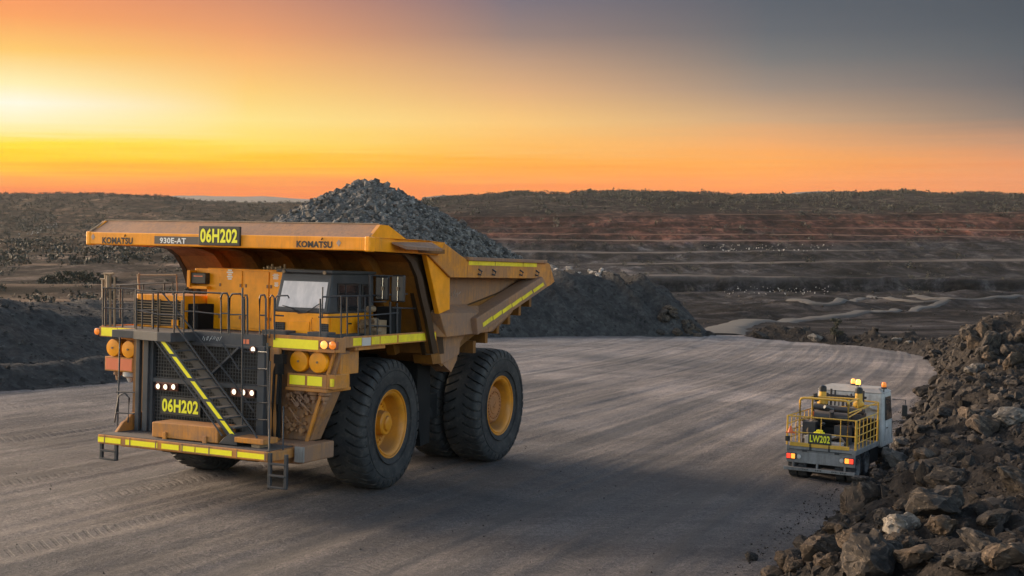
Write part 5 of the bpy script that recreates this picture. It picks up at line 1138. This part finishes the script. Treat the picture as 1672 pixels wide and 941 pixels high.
def boulder_mesh(seed, dims):
    """angular hull, broken up by cuts and rough fracture faces"""
    v, f = hull_rock(seed, 15 + seed % 6, *dims); bm = bmesh.new(); vs = [bm.verts.new(q) for q in v]; [bm.faces.new([vs[i] for i in q]) for q in f]
    bmesh.ops.dissolve_limit(bm, angle_limit=R_(14), verts=bm.verts[:], edges=bm.edges[:])
    bmesh.ops.bevel(bm, geom=bm.edges[:], offset=.035, segments=1, affect='EDGES', clamp_overlap=True); bmesh.ops.triangulate(bm, faces=bm.faces)
    for _ in range(3):
        ed = [e for e in bm.edges if e.calc_length() > .13]
        if ed: bmesh.ops.subdivide_edges(bm, edges=ed, cuts=1); bmesh.ops.triangulate(bm, faces=bm.faces)
    bm.normal_update(); co = np.array([q.co[:] for q in bm.verts]); nn = np.array([q.normal[:] for q in bm.verts]); o = seed * 7.3
    a = fbm(co[:, 0] * 2.1 + o + co[:, 2] * 1.3, co[:, 1] * 2.1 - co[:, 2] * 1.7, 5, 3); b = ridged(co[:, 0] * 5 + co[:, 2] * 4 + o, co[:, 1] * 5 + co[:, 2] * 3, 7, 3); lay_ = np.floor((co @ np.array([.3, .2, 1.0]) + .25 * a) * 5.5) % 2
    co += nn * (a * .13 + b * .045 + lay_ * .035 - .02)[:, None]
    for q, c in zip(bm.verts, co): q.co = c
    me = bpy.data.meshes.new('boulder'); bm.to_mesh(me); bm.free(); me.polygons.foreach_set('use_smooth', [True] * len(me.polygons)); me.set_sharp_from_angle(angle=R_(22)); return me
BM = [boulder_mesh(300 + k, (1, .66 + .09 * (k % 4), .46 + .08 * (k % 3))) for k in range(14)]
def boulder(p, s, mat, label, group=None, rot=None, mesh=None, sink=.25, name='boulder'):
    me = (BM[g.integers(len(BM))] if mesh is None else mesh)
    o = bpy.data.objects.new(name, me); COL.objects.link(o); o.location = (p[0], p[1], p[2] + s * sink); o.scale = (s, s, s)
    o.rotation_euler = rot if rot is not None else tuple(g.uniform(-.5, .5, 2)) + (g.uniform(0, 6.28),)
    if not me.materials: me.materials.append(None)
    o.material_slots[0].link = 'OBJECT'; o.material_slots[0].material = M[mat]
    return tag(o, label, 'boulder', group)
for me in BM:
    if not me.materials: me.materials.append(M['boulder'])
# boulders one can point at
SPECIAL = [
 ((1468, 868), .40, 'boulder_pale', 'pale squarish block, the lightest boulder in the foreground rubble', (.1, .1, .4)),
 ((1400, 830), .72, 'boulder_tan', 'long tan slab leaning up to the right behind the pale block', (.3, -.75, .9)),
 ((1335, 905), .58, 'boulder_tan', 'big tan brown boulder at the foot of the bank near the bottom edge', (.2, .2, 1.1)),
 ((1285, 878), .38, 'boulder', 'leftmost brown boulder at the toe of the rubble bank', (.1, .3, .2)),
 ((1545, 795), .65, 'boulder', 'broad dark block lying flat in the middle of the right rubble', (.05, -.1, .2)),
 ((1508, 790), .50, 'boulder', 'upright dark block standing left of the broad dark block', (.1, 1.2, .2)),
 ((1540, 835), .8, 'boulder', 'wide reddish brown slab right above the pale block', (-.2, .15, .6)),
 ((1530, 870), .5, 'boulder_tan', 'rounded tan stone just right of the pale block', (.2, .3, 1.9)),
 ((1500, 925), .5, 'boulder_tan', 'tan boulder cut by the bottom edge below the pale block', (.2, .1, 2.4)),
 ((1615, 705), .75, 'boulder_tan', 'tan boulder high on the right bank beside a flat grey shelf', (.4, .2, .6)),
 ((1590, 605), .75, 'boulder_grey', 'large pale grey slab lying under the far cliff of the bank', (.1, -.2, .4)),
 ((1650, 690), .75, 'boulder_grey', 'flat pale shelf of rock at the right edge of the picture', (.0, -.05, .3)),
 ((1475, 725), .5, 'boulder_grey', 'flat light grey stone beside the service truck cab', (.1, .3, .6)),
 ((1462, 755), .60, 'boulder_grey', 'light grey slab in the rubble beside the service truck wheels', (.2, .3, .2)),
 ((1440, 780), .5, 'boulder', 'dark angular rock nearest the rear corner of the service truck', (.3, .1, .9)),
 ((1600, 900), .55, 'boulder', 'dark rough boulder at the lower right of the foreground rubble', (.2, .2, .1)),
 ((1640, 925), .6, 'boulder_tan', 'tan brown boulder in the bottom right corner', (.1, .3, 1.3)),
 ((1420, 925), .75, 'boulder', 'dark boulder at the bottom edge left of the tan boulders', (.3, -.2, 1.2)),
 ((1290, 922), .50, 'boulder_tan', 'tan block at the bottom left corner of the rubble bank', (.4, -.2, 2.0)),
 ((1375, 880), .45, 'boulder_tan', 'squarish brown block between the long tan slab and the big tan boulder', (.1, .5, .8)),
 ((1450, 905), .42, 'boulder', 'dark brown boulder just below the pale block', (.0, .3, 1.7)),
 ((1570, 930), .5, 'boulder', 'dark boulder on the bottom edge right of the tan boulder', (.3, .1, 2.9)),
 ((1655, 800), .6, 'boulder', 'dark boulder at the right edge below the flat pale shelf', (.2, .4, .7)),
]
SP = []
for k, ((px, py), s, mt, lab, rot) in enumerate(SPECIAL):
    p = sight_bank(px, py); SP.append(p); boulder(p, s, mt, lab, 'larger boulders of the right rubble bank', rot)
lab = 'angular brown boulder half buried among loose stones of the right rubble bank'
pts = pick(RX, RY, RZ, RD, 260, g, lambda X, Y, D: area * (D > .2) * (D < 14) * np.clip(30 / Y, .2, 1.4) * (X < Y * .45 + 1.5) * (Y > 14))
for p in pts:
    if min(np.linalg.norm(p - q) for q in SP) < .8: continue
    s = (.14 + .42 * g.random() ** 2.6) * np.clip(p[1] / 30, .8, 1.5); boulder(p, s, ['boulder', 'boulder', 'boulder', 'boulder_tan'][g.integers(4)], lab, 'boulders of the right rubble bank')
lab = 'warm brown boulder piled where the rubble bank meets the road at the bottom'
for k in range(26):
    px = g.uniform(1245, 1480); py = g.uniform(max(815, 930 - (px - 1240) * .6), 941); p = sight_bank(px, py)
    if min(np.linalg.norm(p - q) for q in SP) < .35: continue
    boulder(p, g.uniform(.18, .42), ['boulder_tan', 'boulder'][int(g.random() < .4)], lab, 'boulders in the bottom corner of the bank', (g.uniform(-.5, .5), g.uniform(-.5, .5), g.uniform(0, 6.3)), sink=.35)
# far-edge berm rocks and cliff
for (px, py, s, lb_) in ((1240, 549, 1.1, 'dark rock on the berm left of the lone small tree'), (1330, 551, 1.0, 'pale tilted slab on the berm under the lone small tree'), (1462, 553, .6, 'pale rock on the far berm, left of a smaller pale rock'), (1483, 556, .45, 'smaller pale rock on the far berm near the cliff')):
    p = sight_bank(px, py); boulder(p, s, 'boulder_grey' if 'pale' in lb_ else 'boulder', lb_, 'rocks on the far berm')
for k in range(12):
    px = 1570 + g.uniform(0, 110); py = 540 + g.uniform(0, 50); p = sight_bank(px, py); s = g.uniform(.4, .9)
    boulder(p, s, ['boulder', 'boulder', 'boulder_tan'][g.integers(3)], 'jagged brown rock in the far cliff at the end of the right bank', 'rocks of the far cliff', (g.uniform(-.3, .3), .9 + g.uniform(-.3, .3), g.uniform(0, 3)), sink=.1)
p = np.array(lay(1, 1, 1)) if False else None
d = ray(1226, 914); s_ = (plane_z(0, 0) - CAM_H) / (d[2] - PA * d[0] - PB * d[1]); q = d * s_; boulder((q[0], q[1], q[2] + CAM_H), .24, 'boulder', 'small round grey stone lying alone on the road by the bank toe', None, (.1, .1, .3))
lab = 'dark jagged rock in the broken right end of the spoil bank'
for k in range(24):
    px = g.uniform(1075, 1165); py = g.uniform(492 + (px - 1075) * .55, 549); d = ray(px, py); Q = np.stack([LX, LY, LZ - CAM_H], -1); e = (Q[..., 0] / Q[..., 1] - d[0] / d[1]) ** 2 + (Q[..., 2] / Q[..., 1] - d[2] / d[1]) ** 2; i = np.argmin(np.where(e < (5 / F_PX) ** 2, LY, 1e9))
    boulder((LX.ravel()[i], LY.ravel()[i], LZ.ravel()[i]), g.uniform(.3, .95), ['boulder', 'boulder', 'boulder_tan'][g.integers(3)], lab, 'rocks at the end of the spoil bank', sink=0)
# pale stones along the top of the spoil bank
for k in range(46):
    px = g.uniform(905, 1010); i = np.argmin(np.abs((LX / LY) - (px - 836) / F_PX) + 10 * ((LZ - CAM_H) / LY < -.068) + .0 * LD + np.where((LD > 8) & (LD < 30), 0, 5) + .4 * np.random.default_rng(k).random(LX.shape))
    p = np.array([LX.ravel()[i], LY.ravel()[i], LZ.ravel()[i]]); boulder(p, g.uniform(.2, .55), 'pale_stone', 'pale broken stone on the flat top of the spoil bank', 'pale stones on the spoil bank')

n = 2600; yy = 14 + 70 * g.power(.55, n); xx = np.interp(yy, ya, xl) + (np.interp(yy, ya, xr) - np.interp(yy, ya, xl)) * g.random(n); xx = np.where(np.abs(xx) > .5 * yy + 3, 0.3 * yy * (g.random(n) - .5), xx)
rv, rf = rock_field(np.stack([xx, yy, road_height(xx, yy)], 1), .008 + .04 * g.power(.16, n), 14); tag(raw_mesh('road_stones', rv, rf, M['rubble']), 'small stones scattered over the haul road surface', 'stones', kind='stuff')
# ---- pit roads
pit_road([(1176, 551), (1180, 541), (1192, 533), (1225, 526), (1290, 522.5), (1350, 519), (1405, 513), (1455, 509), (1500, 503), (1530, 497), (1546, 491)], 3.6, 'pale pit road winding down from the haul road', 7)
pit_road([(1290, 490), (1325, 497), (1355, 498), (1378, 493), (1400, 487), (1440, 485), (1500, 488), (1560, 489), (1672, 486), (1760, 485)], 4.2, 'pale road curving across the pit floor')
pit_road([(1420, 484), (1450, 491), (1500, 494), (1540, 491)], 3.2, 'short loop road beside the pit floor road')
pit_road([(885, 432), (905, 437), (922, 446), (932, 456), (934, 468)], 6, 'track curling round behind the tail of the dump truck')

# ---- trees and scrub
def leaf_cloud(centres, radii, per, size, g, flat=.7):
    """leaf-sized triangles spread through the volume of each clump"""
    n = len(centres); c = np.repeat(np.asarray(centres), per, 0); r = np.repeat(np.asarray(radii), per)
    d = g.normal(size=(n * per, 3)); d /= np.linalg.norm(d, axis=1)[:, None]; p = c + d * (r * g.uniform(.35, 1.05, n * per) ** .7)[:, None] * (1, 1, flat)
    sz = np.repeat(size if np.ndim(size) else np.full(n, size), per) * g.uniform(.6, 1.4, n * per)
    a = g.normal(size=(n * per, 3)); a /= np.linalg.norm(a, axis=1)[:, None]; b = np.cross(a, g.normal(size=(n * per, 3))); b /= np.linalg.norm(b, axis=1)[:, None]
    v = np.stack([p + a * sz[:, None], p - a * sz[:, None] * .5 + b * sz[:, None] * .8, p - a * sz[:, None] * .5 - b * sz[:, None] * .8], 1).reshape(-1, 3)
    return v, np.arange(n * per * 3).reshape(-1, 3).astype(np.int32)
def tree(base, h, label, seed, clumps=14, spread=.34, bare=.35, leafsize=.05):
    gg = np.random.default_rng(seed); root = bpy.data.objects.new('small_tree', None); COL.objects.link(root); root.location = base; tag(root, label, 'tree')
    mb = MB(); top = (gg.normal(0, .04) * h, gg.normal(0, .04) * h, h * .8); mb.tube([(0, 0, -.2), (.01 * h, 0, h * .3), (.02 * h, .01 * h, h * .55), top], [h * .028, h * .022, h * .016, h * .006], 8); cs = []; rs_ = []
    for k in range(clumps):
        a = gg.uniform(0, 6.28); z = gg.uniform(bare, .98); rad = spread * h * (1 - abs(z - .62) * 1.1) * gg.uniform(.35, 1.0); e = (math.cos(a) * rad, math.sin(a) * rad, z * h)
        mb.tube([(.01 * h, 0, max(.25, z - .22) * h), (e[0] * .6, e[1] * .6, (z - .07) * h), e], [h * .010, h * .007, h * .003], 5); cs.append(e); rs_.append(h * gg.uniform(.08, .15))
    mb.build('trunk', M['bark'], root); v, f = leaf_cloud(cs, rs_, 90, leafsize * h, gg); raw_mesh('crown', v, f, M['leaf'], root)
b = sight_bank(1363, 552); tree((b[0], b[1], b[2] - .2), 2.3, 'lone small tree standing on the far berm where the pit road bends', 5, 15, .30, .42, .035)
gs = np.random.default_rng(8)
b = lay(962, 317.6, 1200); tree((b[0], b[1], b[2] - .5), 6.5, 'single tree standing out on the skyline above the pit wall', 9, 12, .45, .4, .06)
def scatter(n, px, Yd, cut, keep, rlo, rhi, sc, s, lift):
    t_ = (px - 836) / F_PX; dens = fbm(px / sc[0], Yd / sc[1], s, 3); ok = (dens > cut) | (gs.random(n) > keep)
    r = gs.uniform(rlo, rhi, n) * (1 + .5 * np.maximum(0, dens)); z = terrain(t_, Yd) + r * lift
    return np.stack([t_ * Yd, Yd, z], 1)[ok], r[ok]
n = 5600; C1, R1 = scatter(n, gs.uniform(690, 1760, n), 1562 - np.abs(gs.normal(0, 1, n)) * 330 * gs.random(n) - gs.random(n) * 8, -.12, .75, 1.2, 3.4, (60., 160.), 44, .45)
n = 9000; C2, R2 = scatter(n, gs.uniform(-150, 720, n), 480 + 1530 * gs.random(n) ** .7, -.05, .7, .9, 3.2, (55., 210.), 48, .4)
n = 500; C3, R3 = scatter(n, gs.uniform(-60, 640, n), gs.uniform(150, 480, n), .0, .85, .3, 1.1, (70., 40.), 49, .4)
n = 900; C4, R4 = scatter(n, gs.uniform(760, 1760, n), gs.uniform(560, 1000, n), .1, .9, .5, 1.6, (80., 60.), 50, .4)
big = gs.random(len(R1)) < .05; R1 = np.where(big & (C1[:, 1] > 1480), R1 * 1.7, R1)
C = np.concatenate([C1, C2, C3, C4]); Rr = np.concatenate([R1, R2, R3, R4])
v, f = leaf_cloud(C, Rr, 20, np.array(Rr) * .26, gs, .75)
tag(raw_mesh('scrub', v, f, M['scrub']), 'dark scrub and low woodland scattered over the far slopes and skylines', 'scrub', kind='stuff')
# dark thicket on the left bench
b = lay(124, 462, 120); root = bpy.data.objects.new('shrub', None); COL.objects.link(root); root.location = b; tag(root, 'wide dark shrub thicket on the bench left of the dump truck', 'shrub')
cs, rr_ = [], []; w = 60 / F_PX * b[1]
mb = MB()
for k in range(70):
    e = (gs.uniform(-1, 1) * w, gs.uniform(-2, 2), 0); hh = w * .30 * (1 - (e[0] / w) ** 2 * .7) * gs.uniform(.08, 1); cs.append((e[0], e[1], hh)); rr_.append(w * gs.uniform(.06, .13)); mb.tube([(e[0] * .2, 0, -.6), (e[0] * .9, e[1], hh * .4), (e[0], e[1], hh)], [.12, .06, .03], 5)
mb.build('stem', M['bark'], root); v, f = leaf_cloud(cs, rr_, 110, w * .022, gs); raw_mesh('foliage', v, f, M['leaf'], root)
# pale stones strung along the left track
C = []
for k in range(60):
    px = gs.uniform(-20, 100); py = 399 - px * .36 + gs.normal(0, 3); C.append(lay(px, py, 150))
for k in range(60): C.append(lay(gs.uniform(1180, 1360), gs.uniform(470, 482), 300))
for k in range(70): C.append(lay(gs.uniform(1150, 1360), gs.uniform(400, 412), 300))
tp_ = gs.uniform(-.03, .46, 1500); Yp_ = gs.uniform(150, 640, 1500); Zp_ = terrain(tp_, Yp_); rv, rf = rock_field(np.stack([tp_ * Yp_, Yp_, Zp_], 1), Yp_ / 640 * (.25 + 1.1 * gs.power(.3, 1500)), 12); tag(raw_mesh('pit_stones', rv, rf, M['rubble']), 'dark loose rocks lying about the pit floor', 'stones', kind='stuff')
rv, rf = rock_field(np.array(C) + (0, 0, .4), np.array([p[1] / 900 * gs.uniform(.3, 1.1) for p in C]), 8); tag(raw_mesh('pale_stones', rv, rf, M['pale_stone']), 'strings of pale stones on the far tracks and pit benches', 'stones', kind='stuff')

# =================================================================== SKY, SUN, CAMERA
SUN_AZ, SUN_EL = R_(-60), R_(15)               # azimuth from +Y, clockwise; the low sun is left of the frame
wd = bpy.data.worlds.new('World'); SC.world = wd; wd.use_nodes = True
nt = wd.node_tree; N_ = nt.nodes; N_.clear()
def wn(ty, **k):
    n = N_.new(ty); [setattr(n, a, b) for a, b in k.items()]; return n
def wm(op, a, b=0.0, c=None):
    m = wn('ShaderNodeMath', operation=op)
    for i, val in enumerate([a, b] + ([c] if c is not None else [])):
        if isinstance(val, (int, float)): m.inputs[i].default_value = val
        else: nt.links.new(val, m.inputs[i])
    return m.outputs[0]
def wmix(f, a, b):
    m = wn('ShaderNodeMix', data_type='RGBA')
    for s_, val in ((m.inputs[0], f), (m.inputs[6], a), (m.inputs[7], b)):
        if isinstance(val, (int, float)): s_.default_value = val
        elif isinstance(val, tuple): s_.default_value = (*val, 1)
        else: nt.links.new(val, s_)
    return m.outputs[2]
def s2l(c): return tuple(((x / 255) / 12.92 if x / 255 <= .04045 else ((x / 255 + .055) / 1.055) ** 2.4) for x in c)
EXPO = .0
tc = wn('ShaderNodeTexCoord'); sx = wn('ShaderNodeSeparateXYZ'); nt.links.new(tc.outputs['Generated'], sx.inputs[0])
el = wm('ARCSINE', sx.outputs[2]); az = wm('ARCTAN2', sx.outputs[0], sx.outputs[1])
# streaks of thin cloud bend the bands a little
mp = wn('ShaderNodeMapping'); mp.inputs['Scale'].default_value = (2.2, 2.2, 70); nt.links.new(tc.outputs['Generated'], mp.inputs[0])
nz_ = wn('ShaderNodeTexNoise'); nz_.inputs['Scale'].default_value = 3.0; nz_.inputs['Detail'].default_value = 6; nz_.inputs['Roughness'].default_value = .6; nt.links.new(mp.outputs[0], nz_.inputs['Vector'])
cl = wm('SUBTRACT', nz_.outputs['Fac'], .5)
mr = wn('ShaderNodeMapRange'); mr.inputs[1].default_value = .03; mr.inputs[2].default_value = .07; mr.inputs[3].default_value = .022; mr.inputs[4].default_value = .003; nt.links.new(el, mr.inputs[0])
e2 = wm('ADD', el, wm('MULTIPLY', cl, mr.outputs[0]))
E_MAX = .30
def sky_ramp(stops):
    r = wn('ShaderNodeValToRGB'); r.color_ramp.interpolation = 'EASE' if False else 'LINEAR'; e = r.color_ramp.elements
    for i, (y, c) in enumerate(stops):
        ee = math.atan((HZ - y) / F_PX) if y > -900 else None
        pos = max(0, min(1, ee / E_MAX)); q = e[i] if i < 2 else e.new(pos); q.position = pos; q.color = (*s2l(c), 1)
    nt.links.new(wm('DIVIDE', e2, E_MAX), r.inputs[0]); return r.outputs[0]
S0 = sky_ramp([(325, (238, 112, 40)), (310, (245, 124, 16)), (290, (252, 158, 4)), (262, (255, 208, 0)), (240, (255, 226, 50)), (215, (255, 242, 180)), (180, (255, 251, 228)), (150, (255, 240, 180)), (100, (255, 203, 112)), (50, (252, 166, 100)), (0, (246, 148, 100)), (-120, (200, 120, 100)), (-400, (150, 120, 120))])
S1 = sky_ramp([(325, (238, 112, 44)), (310, (246, 124, 14)), (290, (253, 156, 0)), (265, (255, 196, 8)), (240, (255, 221, 90)), (200, (255, 228, 138)), (150, (254, 206, 120)), (100, (248, 180, 112)), (60, (234, 160, 110)), (0, (206, 140, 112)), (-120, (140, 112, 112)), (-400, (110, 108, 116))])
S2 = sky_ramp([(325, (244, 128, 44)), (310, (248, 132, 22)), (290, (252, 150, 28)), (265, (254, 170, 44)), (240, (255, 190, 94)), (200, (252, 200, 120)), (150, (226, 176, 126)), (100, (190, 153, 126)), (60, (152, 130, 123)), (0, (121, 113, 124)), (-120, (98, 99, 112)), (-400, (92, 96, 110))])
S3 = sky_ramp([(325, (244, 128, 50)), (310, (247, 134, 34)), (290, (253, 150, 44)), (265, (253, 165, 70)), (240, (245, 170, 100)), (200, (206, 165, 126)), (150, (156, 139, 126)), (100, (119, 118, 118)), (60, (101, 105, 111)), (0, (88, 95, 105)), (-120, (80, 88, 102)), (-400, (84, 92, 108))])
S4 = sky_ramp([(325, (220, 124, 62)), (310, (223, 126, 56)), (290, (228, 136, 74)), (265, (225, 145, 94)), (240, (190, 141, 110)), (200, (131, 119, 112)), (150, (101, 101, 105)), (100, (87, 94, 101)), (60, (79, 87, 96)), (0, (72, 80, 90)), (-120, (70, 80, 95)), (-400, (78, 88, 104))])
ang = lambda px: math.atan((px - 836) / F_PX)
def ss(a, b):
    m = wn('ShaderNodeMapRange'); m.inputs[1].default_value = a; m.inputs[2].default_value = b; nt.links.new(az, m.inputs[0]); return m.outputs[0]
low = wmix(ss(ang(40), ang(410)), S0, S1); low = wmix(ss(ang(410), ang(836)), low, S2); low = wmix(ss(ang(836), ang(1250)), low, S3); low = wmix(ss(ang(1250), ang(1680)), low, S4)
# the dome above: physical sky, brighter overhead and behind the camera than in the frame
nis = wn('ShaderNodeTexSky', sky_type='NISHITA'); nis.sun_disc = False; nis.sun_elevation = SUN_EL; nis.sun_rotation = SUN_AZ; nis.air_density = 1.0; nis.dust_density = 3.0; nis.ozone_density = 1.0
sc_ = wn('ShaderNodeMix', data_type='RGBA', blend_type='MULTIPLY'); sc_.inputs[0].default_value = 1; nt.links.new(nis.outputs[0], sc_.inputs[6]); DOME = .32; sc_.inputs[7].default_value = (DOME * 1.06, DOME, DOME * .93, 1)
up = wn('ShaderNodeMapRange', interpolation_type='SMOOTHSTEP'); up.inputs[1].default_value = .16; up.inputs[2].default_value = .5; nt.links.new(el, up.inputs[0])
back = wn('ShaderNodeMapRange', interpolation_type='SMOOTHSTEP'); back.inputs[1].default_value = .75; back.inputs[2].default_value = 1.7; nt.links.new(wm('ABSOLUTE', az), back.inputs[0])
gn = wn('ShaderNodeMapRange', interpolation_type='SMOOTHSTEP'); gn.inputs[1].default_value = .15; gn.inputs[2].default_value = 1.0; gn.inputs[3].default_value = 2.1; gn.inputs[4].default_value = .72; nt.links.new(el, gn.inputs[0])
gc_ = wn('ShaderNodeCombineColor'); [nt.links.new(wm('MULTIPLY', gn.outputs[0], k_), gc_.inputs[i_]) for i_, k_ in enumerate((1.0, .97, .93))]
sc2_ = wn('ShaderNodeMix', data_type='RGBA', blend_type='MULTIPLY'); sc2_.inputs[0].default_value = 1; nt.links.new(sc_.outputs[2], sc2_.inputs[6]); nt.links.new(gc_.outputs[0], sc2_.inputs[7])
f = wm('MAXIMUM', up.outputs[0], back.outputs[0]); f = wm('MULTIPLY', f, wm('GREATER_THAN', el, -.02))
sky = wmix(f, low, sc2_.outputs[2])
bg = wn('ShaderNodeBackground'); nt.links.new(sky, bg.inputs[0]); bg.inputs[1].default_value = 1.0
ow = wn('ShaderNodeOutputWorld'); nt.links.new(bg.outputs[0], ow.inputs[0])
sun = bpy.data.lights.new('sun', 'SUN'); sun.energy = 5.0; sun.angle = R_(22); sun.color = (1, .80, .60); so = bpy.data.objects.new('sun', sun); COL.objects.link(so)
dirv = Vector((math.sin(SUN_AZ) * math.cos(SUN_EL), math.cos(SUN_AZ) * math.cos(SUN_EL), math.sin(SUN_EL))); so.rotation_euler = dirv.to_track_quat('Z', 'Y').to_euler()
# air between the camera and the far walls
hz = MB().box((-6000, -60, -90), (6000, 8000, 130)).build('haze', None)
hm = bpy.data.materials.new('haze_air'); hm.use_nodes = True; hn = hm.node_tree; hn.nodes.clear(); pv = hn.nodes.new('ShaderNodeVolumePrincipled'); pv.inputs['Density'].default_value = 0.00002; pv.inputs['Color'].default_value = (.92, .90, .88, 1); ho = hn.nodes.new('ShaderNodeOutputMaterial'); hn.links.new(pv.outputs[0], ho.inputs['Volume']); hz.data.materials.append(hm)
tag(hz, 'thin warm dusk haze over the pit', 'haze', kind='stuff')
HAZE_ON = True
if not HAZE_ON: bpy.data.objects.remove(hz)

cam = bpy.data.cameras.new('camera'); cam.sensor_width = 36; cam.lens = 36 * F_PX / 1672; cam.clip_start = .1; cam.clip_end = 30000
co = bpy.data.objects.new('camera', cam); COL.objects.link(co); co.location = (0, 0, CAM_H); co.rotation_euler = (PI / 2 - PITCH, 0, 0); SC.camera = co
SC.render.resolution_x, SC.render.resolution_y = 1024, 576
SC.view_settings.view_transform = 'Standard'; SC.view_settings.look = 'None'; SC.view_settings.exposure = EXPO; SC.view_settings.gamma = 1
SC.cycles.volume_bounces = 0; SC.cycles.max_bounces = 6
